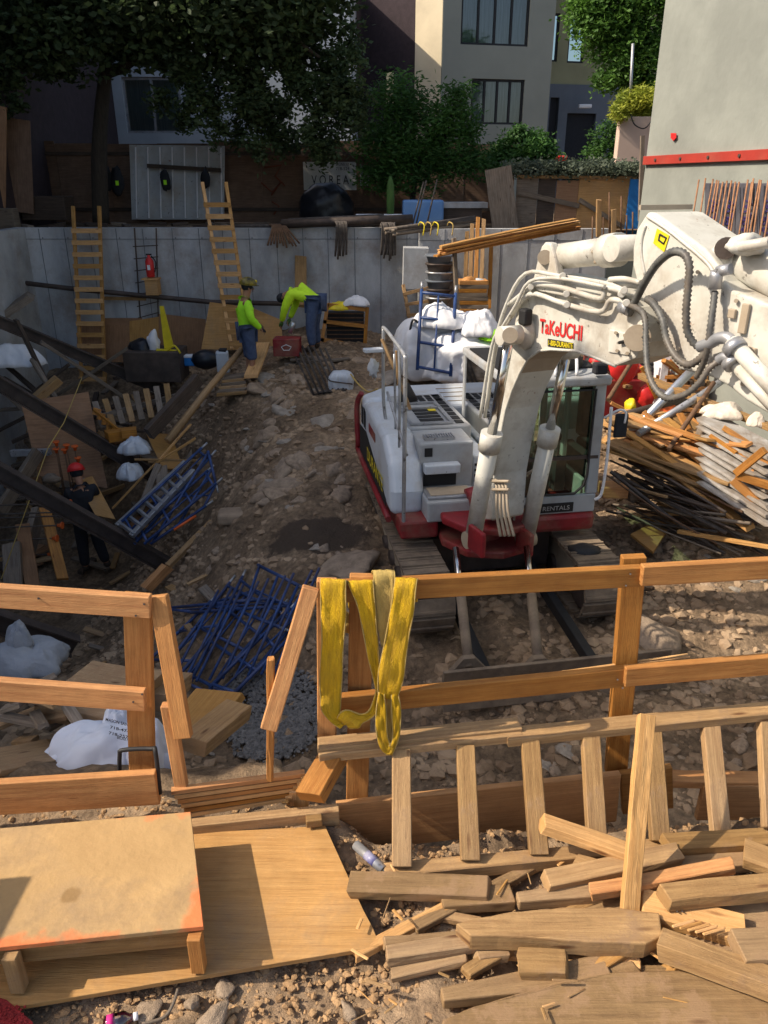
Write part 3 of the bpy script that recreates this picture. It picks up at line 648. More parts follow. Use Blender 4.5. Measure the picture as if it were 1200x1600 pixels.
for i in range(64):
    u=random.uniform(250,560);v=random.uniform(20,215); 
    if u>500 and v<40: continue
    if u<300 and v>110: continue
    cl2.append((P(u,v,18+random.uniform(-.4,.5)),(random.uniform(.14,.34),.25,random.uniform(.25,.55))))
for u,v in ((515,230),(500,232),(340,200),(400,225),(290,180),(250,150)): cl2.append((P(u,v,17.8),(.22,.2,.3)))
leaves('crown',cl,36000,.085,leafd,t,2,.55,.45)
leaves('hanging_foliage',cl2,26000,.062,leafd,t,12,.5,.3,droop=.10)
t=thing('sumac_tree','feathery green tree with sunlit tips in front of the grey-beige building','tree',P(680,330,19.2))
limbs('trunk',[([P(640,340,19.2),P(650,260,19.2),P(640,180,19.2),P(620,120,19.2)],.07,.03),([P(655,300,19.2),P(690,230,19),P(710,160,18.8)],.06,.02)],bark,t)
leaves('crown',[(P(620,150,19),(.6,.5,.6)),(P(650,200,19),(.9,.6,.7)),(P(600,220,19),(.7,.5,.5)),(P(700,180,18.8),(.6,.5,.6)),(P(720,140,18.6),(.35,.3,.25)),(P(690,240,19),(.8,.5,.5)),(P(640,260,19),(.9,.5,.5)),(P(740,245,19),(.6,.4,.35)),(P(735,200,18.9),(.3,.3,.3)),(P(590,270,19),(.5,.4,.35))],17000,.065,leafg,t,3,.3,.2,droop=.10)
t=thing('shrub','low leafy shrub behind the right end of the brown fence','shrub',P(810,280,19.5))
limbs('stem',[([P(810,290,19.5),P(815,240,19.5)],.03,.01),([P(812,290,19.5),P(830,225,19.5)],.02,.01)],bark,t)
leaves('foliage',[(P(815,235,19.5),(.65,.4,.4)),(P(790,250,19.5),(.4,.3,.3)),(P(840,245,19.5),(.4,.3,.3)),(P(810,210,19.4),(.15,.2,.15))],7000,.06,leafg,t,4,.4)
t=thing('acacia_tree','bright green sunlit tree above the pink terrace wall','tree',P(985,250,23))
limbs('trunk',[([P(1010,300,23),P(1010,200,23),P(1000,100,23),P(980,20,23)],.15,.07),([P(1005,120,23),P(950,60,23)],.07,.03)],bark,t)
leaves('crown',[(P(960,10,23),(1.1,.8,.9)),(P(1010,20,23),(1.2,.8,1)),(P(930,50,23),(.6,.6,.5)),(P(980,80,23),(.9,.7,.7)),(P(1020,110,23),(.8,.6,.8)),(P(955,125,22.8),(.45,.4,.3)),(P(1010,-60,23),(1.6,1,1)),(P(925,0,23),(.6,.5,.5)),(P(1000,150,23),(.4,.4,.3))],30000,.07,leafb,t,6,.4,.4)
t=thing('ivy','dusty grey-green ivy spilling over the top of the timber fence','plant',P(930,275,Yr))
leaves('foliage',[(P(u,265+3*math.sin(u),Yr+.2),(.4,.4,.12)) for u in range(810,1012,14)],9000,.04,ivym,t,8,.6)
t=thing('climbing_plant','leafy climber beside the dark courtyard door','plant',P(950,240,24))
leaves('foliage',[(P(952,225,24),(.5,.3,.6)),(P(940,240,24),(.5,.3,.3)),(P(965,210,24),(.2,.3,.5))],2500,.06,leafg,t,9,.4)
for u in (872,879): 
    r=thing('flower_pot','%s one of two small red flower pots behind the dusty ivy'%('left' if u<875 else 'right'),'flower pot',P(u,255,22))
    MB().lathe(P(u,258,22),[(0,.07),(.18,.1),(.18,.11),(.22,.11)],12).build('pot',redb,r); leaves('plant',[(P(u,246,22),(.08,.08,.12))],80,.05,leafg,r,u,.3)
# ---------------- excavator ----------------
EZ=-1.35
ef=V((.17,-.985,0)).normalized(); el=V((-ef.y,ef.x,0)); EA=V((.07,7.0,EZ))
def E(a,b,c): return EA+el*(.12+a*.895)-ef*b+Z*c
eax=(el,-ef,Z)
ex=thing('excavator','large cream and grey tracked excavator with red skirt parked in the pit','excavator',E(1.1,1,0))
def ebox(mb,a0,a1,b0,b1,c0,c1): return mb.box(E((a0+a1)/2,(b0+b1)/2,(c0+c1)/2),(a1-a0)*.895,b1-b0,c1-c0,ax=eax)
trackm=mat('dusty_track',(.25,.19,.13),(.14,.105,.075),5,.9,bump=.4)
ventm=mat('vent_black',(.015,.015,.016),None,5,.7)
panelm=mat('cab_panel',(.40,.42,.43),(.33,.345,.36),3,.4,dirt=.5)
tan=mat('tan_primer',(.42,.35,.26),(.33,.27,.2),3,.6,dirt=.8)
for ac in (.16,2.1):
    tr=MB(); b0,b1,rr=-.78+.3,2.2-.3,.27; path=[]
    st=b1-b0; per=2*st+2*math.pi*rr; n=36
    for i in range(n):
        s=per*i/n
        if s<st: pb,pc,ang=b0+s,.6-.3+rr,0
        elif s<st+math.pi*rr: t=(s-st)/rr; pb,pc,ang=b1+rr*math.sin(t),.3+rr*math.cos(t),-t
        elif s<2*st+math.pi*rr: pb,pc,ang=b1-(s-st-math.pi*rr),.3-rr,math.pi
        else: t=(s-2*st-math.pi*rr)/rr; pb,pc,ang=b0-rr*math.sin(t),.3-rr*math.cos(t),math.pi-t
        dx=-ef*math.cos(ang)+Z*math.sin(ang); up=Z*math.cos(ang)+ef*math.sin(ang)
        c=E(ac,pb,pc)+up*.015
        tr.box(c,.44,per/n-.012,.035,ax=(el,dx,up)); tr.box(c+up*.022-dx*.04,.43,.025,.03,ax=(el,dx,up))
    tk=tr.build('track',trackm,ex)
    fr=MB(); ebox(fr,ac-.12,ac+.12,b0,b1,.14,.44); fr.build('track_frame',tan,tk,bevel=.02)
    for i in range(7):
        bb=b0+st*i/6; MB().cyl(E(ac-.17,bb,.3 if i in(0,6) else .17),E(ac+.17,bb,.3 if i in (0,6) else .17),.22 if i in (0,6) else .1,18).build('roller',steel,tk)
mb=MB(); ebox(mb,.36,1.9,.3,1.7,.15,.58); mb.cyl(E(1.13,1.0,.5),E(1.13,1.0,.74),.55,28); mb.build('undercarriage',steel,ex,bevel=.02)
# skirt and deck
mb=MB(); ebox(mb,-.02,.42,0.02,2.5,.72,.92); mb.build('red_skirt',red,ex,bevel=.03,label=None) if False else mb.build('red_skirt',red,ex,bevel=.03)
mb=MB(); ebox(mb,.42,1.1,.35,2.5,.74,.9); mb.build('deck',steel,ex)
mb=MB(); ebox(mb,1.13,2.28,-.03,2.4,.70,.9); mb.build('cab_skirt',red,ex,bevel=.05)
mb=MB(); mb.prism([E(-.06,2.2,.8),E(-.06,2.45,.8),E(.35,2.85,.8),E(1.9,2.85,.8),E(2.3,2.45,.8),E(2.3,2.2,.8)],Z*.82); mb.build('counterweight',bluegrey,ex,bevel=.07,seg=4)
mb=MB(); mb.prism([E(-.10,2.2,.74),E(-.10,2.47,.74),E(.33,2.90,.74),E(1.95,2.90,.74),E(2.35,2.45,.74),E(2.35,2.2,.74)],Z*.15); mb.build('rear_bumper',red,ex,bevel=.04)
# right hand shell (left in the photo)
mb=MB(); mb.prism([E(-.09,.25,.88),E(-.09,2.42,.88),E(-.09,2.42,1.52),E(-.09,1.9,1.66),E(-.09,.75,1.62),E(-.09,.38,1.42),E(-.09,.25,1.15)],el*.36)
mb.build('side_shell',bluegrey,ex,bevel=.09,seg=5)
mb=MB(); mb.tube(smooth_path([E(-.11,.25,.86),E(-.11,2.3,.86),E(-.11,2.5,1.0),E(-.11,2.55,1.45),E(-.05,2.5,1.62)],6),.035,8); mb.build('red_edge_trim',red,ex)
mb=MB(); mb.prism([E(-.098,.5,.9),E(-.098,2.4,.9),E(-.098,2.4,1.25),E(-.098,1.9,1.3),E(-.098,.5,.98)],el*.004); mb.build('dark_decal_band',MATS['vent_black'],ex)
text('DURANTE',E(-.104,1.75,1.0),ef,Z,.16,yellow,ex,width=1.1,bold=.02)
mb=MB(); mb.prism([E(-.098,1.2,1.38),E(-.098,1.65,1.38),E(-.098,1.65,1.48),E(-.098,1.2,1.48)],el*.004); mb.build('red_reflector',red,ex)
for b in (2.0,2.2): 
    mb=MB(); mb.prism([E(-.099,b-.08,1.32),E(-.099,b+.05,1.32),E(-.099,b+.05,1.56),E(-.099,b-.08,1.54)],el*.004); mb.build('side_vent',MATS['vent_black'],ex)
# tool box stair at the front of the shell
mb=MB(); ebox(mb,.28,.92,0,.42,.9,1.12); mb.build('lower_step_box',panelm,ex,bevel=.02)
mb=MB(); ebox(mb,.30,.86,.06,.36,1.124,1.15); sb_=mb.build('step_tray',galv,ex,bevel=.008)
mb=MB(); ebox(mb,.34,.82,.10,.32,1.151,1.156); mb.build('grip_mat',MATS['tan_primer'],sb_)
mb=MB(); ebox(mb,.28,.92,.42,.9,.9,1.6); mb.build('tool_box',panelm,ex,bevel=.02)
mb=MB(); ebox(mb,.33,.72,.405,.418,1.14,1.29); mb.build('recess',MATS['vent_black'],ex)
mb=MB(); ebox(mb,.32,.74,.30,.418,1.30,1.40); mb.build('box_step',bluegrey,ex,bevel=.015)
mb=MB(); ebox(mb,.34,.43,.408,.419,1.46,1.55); mb.build('fuel_cap_window',MATS['vent_black'],ex)
mb=MB(); ebox(mb,.36,.72,.5,.62,1.602,1.63)
for i in range(12): ebox(mb,.365+i*.03,.38+i*.03,.5,.62,1.63,1.645)
mb.build('serrated_tread',galv,ex)
# engine hood
mb=MB(); ebox(mb,.25,1.05,.92,2.3,.9,1.62); mb.build('engine_hood',panelm,ex,bevel=.02)
mb=MB(); ebox(mb,1.0,2.25,1.75,2.6,.9,1.64); mb.build('rear_hood',bluegrey,ex,bevel=.06,seg=4)
mb=MB()
for i in range(4): mb.box(E(1.62,1.85+i*.2,1.645),1.1,.012,.008,ax=eax)
mb.build('hood_groove',MATS['tan_primer'],ex)
mb=MB()
for i in range(5): ebox(mb,.46,.76,1.0+i*.13,1.09+i*.13,1.622,1.628)
for i in range(8): ebox(mb,.88,.98,1.0+i*.16,1.12+i*.16,1.622,1.628)
for i in range(4):
    for j in range(3): ebox(mb,.55+i*.11,.63+i*.11,1.95+j*.1,2.02+j*.1,1.622,1.628)
mb.build('hood_vent',MATS['vent_black'],ex)
mb=MB()
for b in (1.0,1.62,1.85): ebox(mb,.3,.84,b-.02,b+.01,1.628,1.65)
ebox(mb,.3,.33,1.0,1.85,1.63,1.65); ebox(mb,.80,.83,1.0,1.85,1.63,1.65)
mb.build('hood_frame',galv,ex)
mb=MB(); ebox(mb,.66,.76,1.5,1.58,1.63,1.634); ebox(mb,1.1,1.2,.75,.8,1.43,1.434); mb.build('yellow_warning_label',yellow,ex)
mb=MB(); ebox(mb,.94,1.14,.5,1.75,.9,1.42); lv=mb.build('louvre_box',bluegrey,ex,bevel=.03,seg=3)
mb=MB()
for i in range(6):
    for j in range(2): mb=MB(); ebox(mb,.97+j*.085,1.035+j*.085,.49,.499,1.0+i*.06,1.025+i*.06); mb.build('louvre_slot',MATS['vent_black'],lv)
# exhaust cone
MB().lathe(E(.5,1.95,1.62),[(0,.12),(.22,.07),(.23,.05)],14,V((-.3,.2,1))).build('exhaust',black,ex)
# handrail and what is tied on it
def rail(pts,r=.018,n='handrail'): return MB().tube(smooth_path(pts,5),r,8).build(n,galv,ex)
rail([E(.02,.05,.78),E(.02,.05,1.3),E(.02,.05,1.8),E(.02,.05,2.5),E(.02,.1,2.58),E(.02,.6,2.62),E(.02,1.2,2.64),E(.02,1.25,2.55),E(.02,1.25,1.9),E(.05,1.25,1.62)],.02)
rail([E(.06,.5,1.55),E(.06,.5,2.2),E(.06,.55,2.6)],.014); rail([E(.06,.1,1.6),E(.06,1.2,1.95)],.016); rail([E(.1,.9,1.62),E(.06,.8,2.45)],.012)
rg_=one(MB().blob(P(583,575,8.1),(.05,.04,.10),.5,3,3,2.5),'rag',bluegrey,'pale blue rag tied on the excavator handrail','rag')
one(MB().box(P(583,547,8.0),.2,.1,.04,rz=.3),'tray',bluegrey,'small pale flat tray fixed near the top of the excavator handrail','tray',bevel=.01)
plank(P(597,530,8.0),P(641,640,7.9),.03,.03,'thin stick leaning from the handrail onto the engine hood','stick',oldw,'stick')
plank(P(619,548,7.6),P(622,600,7.6),.02,.02,'short thin stick upright beside the excavator handrail','stick',oldw,'stick')

# cab
cab=MB()
a0,a1,b0_,b1_,c0,c1=1.13,2.27,0,1.62,.9,2.3
ebox(cab,a0,a1,b0_,b0_+.05,.902,1.1); ebox(cab,a1-.05,a1,b0_+.055,b1_,.902,1.15); ebox(cab,a0,a0+.05,b0_+.055,b1_,.902,1.15)
for (a,b) in ((a0,b0_),(a1-.13,b0_),(a0,b1_-.08),(a1-.09,b1_-.08)):
    cab.beam(E(a+(.045 if a==a0 else .075),b+.04,1.102),E(a+(.045 if a==a0 else .06),b+.06,c1-.06),.07 if a==a0 or b>1 else .12,.07,up=ef)
ebox(cab,a1-.05,a1,.85,.93,1.15,c1-.06)
cb=cab.build('cab',panelm,ex,bevel=.012)
mb=MB(); ebox(mb,a0-.02,a1+.02,-.04,b1_,c1-.06,c1+.04); mb.build('cab_roof',grey,cb,bevel=.03,seg=3)
mb=MB(); ebox(mb,a0+.01,a1-.02,.3,1.4,c1+.04,c1+.06); mb.build('roof_pad',ventm,cb)
mb=MB(); mb.box(E(1.68,.03,1.5),1.02,.04,.035,ax=eax); mb.build('window_bar',steel,cb)
mb=MB(); mb.tube([E(a0+.1,-.004,2.2),E(a0+.1,-.004,1.12),E(2.0,-.004,1.12),E(2.1,-.004,1.2),E(2.13,-.004,1.32),E(2.13,-.004,2.2),E(a0+.1,-.004,2.2)],.014,6); mb.build('window_seal',black,cb)
mb=MB(); mb.add([E(a0+.08,.03,1.1),E(2.16,.03,1.1),E(2.16,.03,2.24),E(a0+.08,.03,2.24)],[(0,1,2,3)])
mb.add([E(a1-.02,.12,1.15),E(a1-.02,1.55,1.15),E(a1-.02,1.55,2.24),E(a1-.02,.12,2.24)],[(0,1,2,3)])
mb.add([E(a0+.02,.12,1.15),E(a0+.02,1.55,1.15),E(a0+.02,1.55,2.24),E(a0+.02,.12,2.24)],[(0,1,2,3)])
mb.add([E(a0+.05,1.58,1.3),E(2.2,1.58,1.3),E(2.2,1.58,2.24),E(a0+.05,1.58,2.24)],[(0,1,2,3)]); mb.build('cab_window',cabglass,cb,fix=False)
mb=MB(); ebox(mb,1.5,1.95,.7,1.2,1.1,1.35); ebox(mb,1.5,1.95,1.1,1.25,1.35,1.95); ebox(mb,1.6,1.85,1.12,1.22,1.96,2.12); mb.build('seat',darkc,cb,bevel=.05,seg=3)
mb=MB()
for a,b in ((1.42,.65),(2.05,.65),(1.6,.3),(1.8,.3)): mb.cyl(E(a,b,.9),E(a,b-.03,1.5),.014,6); mb.blob(E(a,b-.03,1.53),(.03,.03,.05),0,1,2)
ebox(mb,1.35,1.48,.5,1.2,.95,1.3); ebox(mb,1.99,2.12,.5,1.2,.95,1.3); mb.build('control_lever',darkc,cb)
MB().tube(smooth_path([E(2.32,-.02,2.02),E(2.33,-.04,1.5),E(2.32,-.03,1.12),E(2.25,-.02,1.04)]),.016,8).build('grab_handle',white,cb)
mr=MB().tube(smooth_path([E(2.27,.02,1.9),E(2.42,0,1.98),E(2.5,-.02,1.96),E(2.5,-.02,1.85)],4),.012,6).build('mirror_arm',white,cb)
MB().box(E(2.47,0,1.82),.14,.04,.25,ax=eax).build('mirror',darkc,mr,bevel=.02)
MB().box(E(2.12,-.05,2.42),.13,.1,.11,ax=eax).build('work_lamp',darkc,cb,bevel=.02)
gd=MB()
for k,a in enumerate((1.75,1.87,1.99)): gd.tube(smooth_path([E(a-.1,.0,2.35),E(a-.06,.15,2.52),E(a,.5,2.6),E(a,.9,2.55)],4),.016,6)
gd.build('roof_guard_bar',white,cb)
MB().blob(E(1.85,.6,2.36),(.33,.42,.17),.02,2,3,flat=-.1).build('roof_dome',ventm,cb)
pb=E(1.16,-.012,.925); pl=MB(); ebox(pl,1.14,2.0,-.012,-.002,.925,1.025); pl_=pl.build('rental_plate',ventm,cb)
text('DURANTE',E(1.17,-.016,.943),el,Z,.065,yellow,pl_,width=.385,bold=.015); text('RENTALS',E(1.63,-.016,.95),el,Z,.048,galv,pl_,width=.29,bold=.01)

# boom, all traced in the vertical plane the boom swings in
bh=V((.4,-.917,0)).normalized(); bn=V((bh.y,-bh.x,0))   # bn faces the viewer's left
if bn.x>0: bn=-bn
F0=V((1.02,6.6,0))
def BP(u,v,off=0):
    r=ray(u,v); o=V((0,0,CAMZ)); q=F0+bn*off; t=(q-o).dot(bn)/r.dot(bn); return o+r*t
def c7(*pts,off=0): return [BP(750+x/2.667,300+y/2.667,off) for x,y in pts]
out=[(746,812),(757,745),(766,690),(776,640),(788,590),(798,545),(806,490),(818,452),(832,434),(848,430),(885,438),(930,448),(975,462),(1000,480),(1012,505),(1008,535),(992,560),(962,572),(925,557),(900,548),(862,546),(842,548),(824,561),(812,583),(800,610),(790,640),(780,690),(772,742),(768,812)]
BW=.36
bo=MB().prism([BP(*p) for p in out],-bn*BW).build('boom',cream,ex,bevel=.014,seg=2)
MB().prism([BP(*p,-.012)+bh*.012-Z*.004 for p in out[19:]]+[BP(*p,-.012)-bh*.02 for p in reversed(out[19:])],-bn*(BW-.024)).build('belly_plate',mat('brown_belly',(.40,.33,.25),(.31,.25,.19),2,.6,dirt=.7),bo)  # thin plate added to make the boom underside browner and darker than the cream
# weld lip along the belly
MB().tube([BP(u,v,.004) for u,v in out[17:28]],.012,6).build('weld_lip',cream,bo)
def bcyl(p0,p1,p2,r,off,name='boom_cylinder',m=cream,off2=None):
    off2=off if off2 is None else off2
    A=BP(*p0,off); C=BP(*p2,off2); t=((V((p1[0],p1[1],0))-V((p0[0],p0[1],0))).length)/((V((p2[0],p2[1],0))-V((p0[0],p0[1],0))).length)
    B=A+(C-A)*t; d=(C-A).normalized(); o=MB().cyl(A,B,r,20).build(name,m,ex)
    MB().cyl(B-d*.14,B+d*.03,r*1.22,20).build('cylinder_gland',m,o)
    MB().cyl(B,C,r*.55,16).build('piston_rod',chrome,o)
    MB().cyl(C-bn*.09,C+bn*.09,r*.95,18).build('rod_eye',m,o); MB().cyl(A-bn*.08,A+bn*.08,r*1.05,18).build('base_eye',tan,o); return o
bcyl((739,842),(771,668),(796,524),.078,.24); bcyl((822,842),(857,662),(886,548),.078,-.46)
MB().cyl(BP(797,524,.34),BP(797,524,-.02),.06,18).build('pin_boss',tan,ex)
MB().blob(BP(822,520,.03),(.1,.1,.14),.05,1,2).build('boss_cheek',cream,ex)
# swing bracket
mb=MB()
c=BP(780,830,-.1); 
for dz,w1 in ((0,1.0),(-.24,1.1)):
    z=-.42+dz; mb.prism([V((*(E(.45,.25,0).xy),z)),V((*(E(.42,-.12,0).xy),z)),V((*(E(.62,-.42,0).xy),z)),V((*(E(1.0,-.52,0).xy),z)),V((*(E(1.35,-.40,0).xy),z)),V((*(E(1.40,-.08,0).xy),z)),V((*(E(1.1,.3,0).xy),z))],Z*.08)
mb.cyl(E(.95,-.1,.66),E(.95,-.1,1.02),.14,20)
for off in (.34,.14,-.36,-.56):
    q=BP(745 if off>0 else 820,842,off); mb.box(q+Z*-.02,.26,.05,.24,ax=(bh,bn,Z))
mb.build('swing_bracket',red,ex,bevel=.02)
mb=MB(); mb.cyl(E(.75,.05,1.12),E(.92,.05,1.16),.1,16); mb.blob(E(1.15,.1,1.2),(.1,.1,.12),.1,3,2); mb.build('hose_cover',red,ex)
# hydraulic pipes fan below the boom foot
for i in range(4):
    MB().tube(smooth_path([BP(768+i*6,748+2*i,.2),BP(776+i*5,760,.22),BP(776+i*6,800,.24),BP(782+i*7,838,.22)],5),.013,6).build('hydraulic_pipe',tan,ex)
for i in range(4):
    MB().tube(smooth_path([BP(832-i*4,735+4*i,-.42),BP(815-i*4,750,-.40),BP(806-i*5,790,-.36),BP(800-i*6,838,-.34)],5),.013,6).build('hydraulic_pipe',tan,ex)
mb=MB()
mb.tube([BP(770,752,.24),BP(796,752,.24)],.014,6); mb.tube([BP(770,765,.26),BP(796,765,.26)],.014,6)
mb.build('pipe_clip',tan,ex)
mb=MB()
for i in range(3): mb.tube(smooth_path([E(.98+i*.03,.25,1.55),E(.95+i*.02,.05,1.45),E(.96+i*.02,-.05,1.1),E(1.0+i*.03,-.1,.8)],5),.02,6)
mb.build('black_hose',black,ex)
# pipes on top of the boom
def pipe(pts,r,off,m=cream,name='boom_pipe'): return MB().tube(smooth_path(c7(*pts,off=off),4),r,8).build(name,m,ex)
pipe([(20,940),(60,650),(110,470),(190,340),(330,350),(520,380),(600,410)],.016,.05)
pipe([(0,940),(50,640),(95,560),(150,470),(205,375),(330,360),(520,395)],.014,.10)
pipe([(120,470),(205,400),(215,385),(330,395),(500,445),(520,400),(600,415)],.020,.06)
pipe([(130,520),(205,425),(350,466),(500,500),(545,450),(610,462)],.020,.06)
pipe([(30,900),(70,640),(115,545),(195,430)],.014,.02)
pipe([(540,365),(600,362),(670,378)],.018,.04); pipe([(530,378),(600,385),(670,395)],.018,.0)
MB().prism(c7((205,385),(490,440),(515,455),(490,462),(205,405),off=.045),-bn*.05).build('pipe_guard',cream,ex,bevel=.01)
mb=MB()
for x,y in ((212,395),(345,350),(362,470),(360,425),(600,410),(610,462),(590,425)): MB().cyl(BP(750+x/2.667,300+y/2.667,.10),BP(750+x/2.667,300+y/2.667,.0),.026,10).build('pipe_clamp',cream,ex,bevel=.005)
MB().tube(c7((580,628),(700,600),off=.03),.012,6).build('slot_mark',ventm,ex)
lm=MB().box(BP(821,495,.08),.10,.08,.13,ax=(bh,bn,Z)).build('boom_work_lamp',ventm,ex,bevel=.02); MB().cyl(BP(822,505,.08),BP(826,520,.02),.02,8).build('bracket',tan,lm)
# lettering on the boom
o0=BP(843,520,.004); o1=BP(909,533,.004); xd=o1-o0; yd=bn.cross(xd).normalized()
if yd.z<0: yd=-yd
text('TaKeUCHI',o0,xd,yd,(BP(843,496,.004)-o0).length*.95,redb,ex,width=xd.length,bold=.022)
a=BP(856,529,.003);b=BP(896,536,.003);c_=BP(896,547,.003);d=BP(856,541,.003)
pt=MB().prism([a,b,c_,d],bn*.002).build('phone_plate',ventm,ex); o0=BP(857,539.5,.009); o1=BP(895,545,.009)
text('1-800-DURANTE',o0,o1-o0,yd,(BP(857,531,.009)-o0).length,yellow,pt,width=(o1-o0).length,bold=.015)
# ear and arm cylinder
ear=MB().prism([BP(*p,-.05) for p in ((833,436),(840,405),(846,385),(852,378),(860,380),(866,400),(872,438))],-bn*.07).build('boom_ear',cream,ex,bevel=.015)
MB().cyl(BP(851,402,-.02),BP(851,402,-.3),.055,18).build('ear_pin',tan,ear)
MB().prism([BP(*p,-.24) for p in ((833,436),(840,405),(846,385),(852,378),(860,380),(866,400),(872,438))],-bn*.07).build('ear_plate',cream,ear,bevel=.01)
A=BP(865,402,-.17);C=BP(992,387,-.17); dd=(C-A).normalized()
ac_=MB().cyl(A+dd*.06,C-dd*.25,.095,22).build('arm_cylinder',cream,ex)
MB().cyl(C-dd*.3,C-dd*.16,.115,22).build('cylinder_gland',cream,ac_); MB().cyl(C-dd*.16,C,.06,14).build('piston_rod',chrome,ac_)
MB().cyl(C+bn*.2,C-bn*.16,.085,22).build('rod_eye',cream,ac_); MB().blob(A+dd*.05,(.11,.09,.09),.1,1,2).build('base_eye',tan,ac_)
mb=MB()
for k in range(8):
    t=k*math.pi/4; s1=dd.cross(Z).normalized(); mb.cyl(C-dd*.32+s1*.1*math.cos(t)+Z*.1*math.sin(t),C-dd*.28+s1*.1*math.cos(t)+Z*.1*math.sin(t),.014,6)
mb.build('gland_bolt',tan,ac_)
# arm
ap=[(1011,331),(1023,333),(1044,348),(1072,368),(1100,388),(1110,400),(1124,418),(1132,440),(1142,452),(1205,478),(1400,560),(1420,640),(1400,760),(1205,650),(1165,626),(1138,604),(1112,590),(1085,583),(1062,578),(1046,562),(1040,540),(1036,510),(1028,488),(1008,466),(994,440),(988,415),(988,388),(994,358)]
arm=MB().prism([BP(*p,.03) for p in ap],-bn*.40).build('arm',cream,ex,bevel=.02,seg=3)
MB().box(BP(1040,329,-.17)+Z*.02,.02,.42,.03,ax=(bh,bn,Z)).build('top_lip',tan,arm)
# raised weld bead
MB().tube(smooth_path([BP(*p,.035) for p in ((1012,338),(1040,356),(1070,380),(1096,402),(1112,420),(1122,445))],4),.012,6).build('edge_bead',cream,arm)
MB().tube(smooth_path([BP(*p,.035) for p in ((1009,352),(1003,372),(1002,396),(1008,430))],4),.010,6).build('rib_bead',cream,arm)
MB().cyl(BP(996,528,.06),BP(996,528,-.45),.085,24).build('arm_pivot',tan,ex)
MB().prism([BP(*p,.012) for p in ((952,515),(982,522),(984,556),(950,550))],-bn*.02).build('grease_plate',cream,bo,bevel=.004)
ye=MB().prism([BP(*p,.034) for p in ((1027,357),(1046,368),(1038,394),(1021,380))],bn*.003).build('warning_sticker',yellow,arm)
MB().tube([BP(*p,.04) for p in ((1031,366),(1041,372),(1037,381),(1029,375),(1031,366))],.006,5).build('warning_symbol',ventm,ye)
e2=MB().prism([BP(*p,-.02) for p in ((1105,398),(1116,380),(1128,370),(1138,372),(1143,384),(1142,410),(1137,440))],-bn*.26).build('arm_ear',cream,arm,bevel=.02,seg=3)
MB().cyl(BP(1134,388,.02),BP(1134,388,-.36),.06,18).build('ear_pin',MATS['dark_steel'],e2)
A=BP(1146,395,-.15);C=BP(1290,470,-.15); dd=(C-A).normalized(); bc=MB().cyl(A+dd*.1,C,.115,22).build('bucket_cylinder',cream,ex); MB().blob(A+dd*.08,(.12,.12,.12),.15,5,3).build('base_eye',tan,bc)
mb=MB(); mb.blob(BP(1165,382,.0),(.10,.07,.06),.3,4,3); mb.tube([BP(1146,388,.05),BP(1205,378,.05)],.03,8); mb.build('valve_block',cream,bc)
mb=MB(); mb.box(BP(1163,498,.045),.05,.02,.16,ax=(bh,bn,V((0,0,1)))); mb.box(BP(1144,490,.045),.05,.02,.05,ax=(bh,bn,Z)); mb.build('arm_bracket',tan,arm,bevel=.005)
mb=MB(); mb.prism([BP(*p,.05) for p in ((1146,535),(1180,545),(1175,585),(1140,575))],-bn*.02); mb.build('pad',tan,arm,bevel=.004)
# corrugated hoses
hosem=mat('corrugated_hose',(.13,.13,.12),(.07,.07,.07),20,.5,dirt=.6)
def hose(pts,r,offs,name='corrugated_hose'):
    r*=.74
    P3=[BP(u,v,o) for (u,v),o in zip(pts,offs)]; q=smooth_path(P3,10)
    ln=[0]
    for i in range(1,len(q)): ln.append(ln[-1]+(q[i]-q[i-1]).length)
    n=int(ln[-1]/.0125)*2//2*1; out=[];rs=[];j=0
    for i in range(n+1):
        s=ln[-1]*i/n
        while j<len(ln)-2 and ln[j+1]<s: j+=1
        t=(s-ln[j])/max(1e-6,ln[j+1]-ln[j]); out.append(q[j].lerp(q[j+1],t)); rs.append(r*.86 if i%2 else r*.60)
    return MB().tube(out,rs,12).build(name,hosem,ex)
hose([(982,492),(997,462),(1009,439),(1027,412),(1050,394),(1069,397),(1077,416),(1075,450),(1072,487),(1074,517),(1084,536),(1095,542)],.040,[.04,.08,.13,.17,.2,.2,.2,.2,.2,.18,.15,.13])
hose([(1117,455),(1114,480),(1110,510),(1106,540),(1100,565),(1088,590)],.034,[.1,.12,.14,.14,.12,.1])
hose([(978,476),(992,480),(1005,490),(1009,510),(1009,532),(1012,577),(1024,607),(1042,622),(1069,617),(1091,600),(1108,576),(1125,563)],.034,[.06,.08,.1,.13,.15,.2,.22,.22,.22,.2,.17,.13])
hose([(1010,466),(1022,476),(1035,499),(1042,532),(1057,559),(1076,570),(1095,559),(1102,547)],.038,[.08,.1,.12,.13,.14,.14,.13,.12])
def mpipe(pts,r,off):
    r*=.82
    return MB().tube(smooth_path([BP(*p,off) for p in pts],5),r,12).build('steel_pipe',galv if r<.05 else galv,ex)
mpipe([(1093,542),(1110,536),(1122,529),(1135,528),(1143,533)],.042,.13); mpipe([(1123,563),(1132,558),(1141,560)],.036,.13)
MB().tube([BP(1143,534,.13),BP(1240,640,.13)],.044,12).build('arm_pipe',cream,ex); MB().tube([BP(1143,564,.12),BP(1240,668,.12)],.034,12).build('arm_pipe',cream,ex)
for pts,r_ in (((BP(1144,538,.14),BP(1152,548,.14)),.062),((BP(1140,563,.14),BP(1147,571,.14)),.052),((BP(1117,452,.1),BP(1119,432,.1),BP(1121,424,.1)),.036),((BP(1121,424,.1),BP(1142,420,.08)),.03),((BP(985,484,.05),BP(972,478,.05)),.045)): MB().tube(list(pts),r_,12).build('hose_fitting',galv,ex)
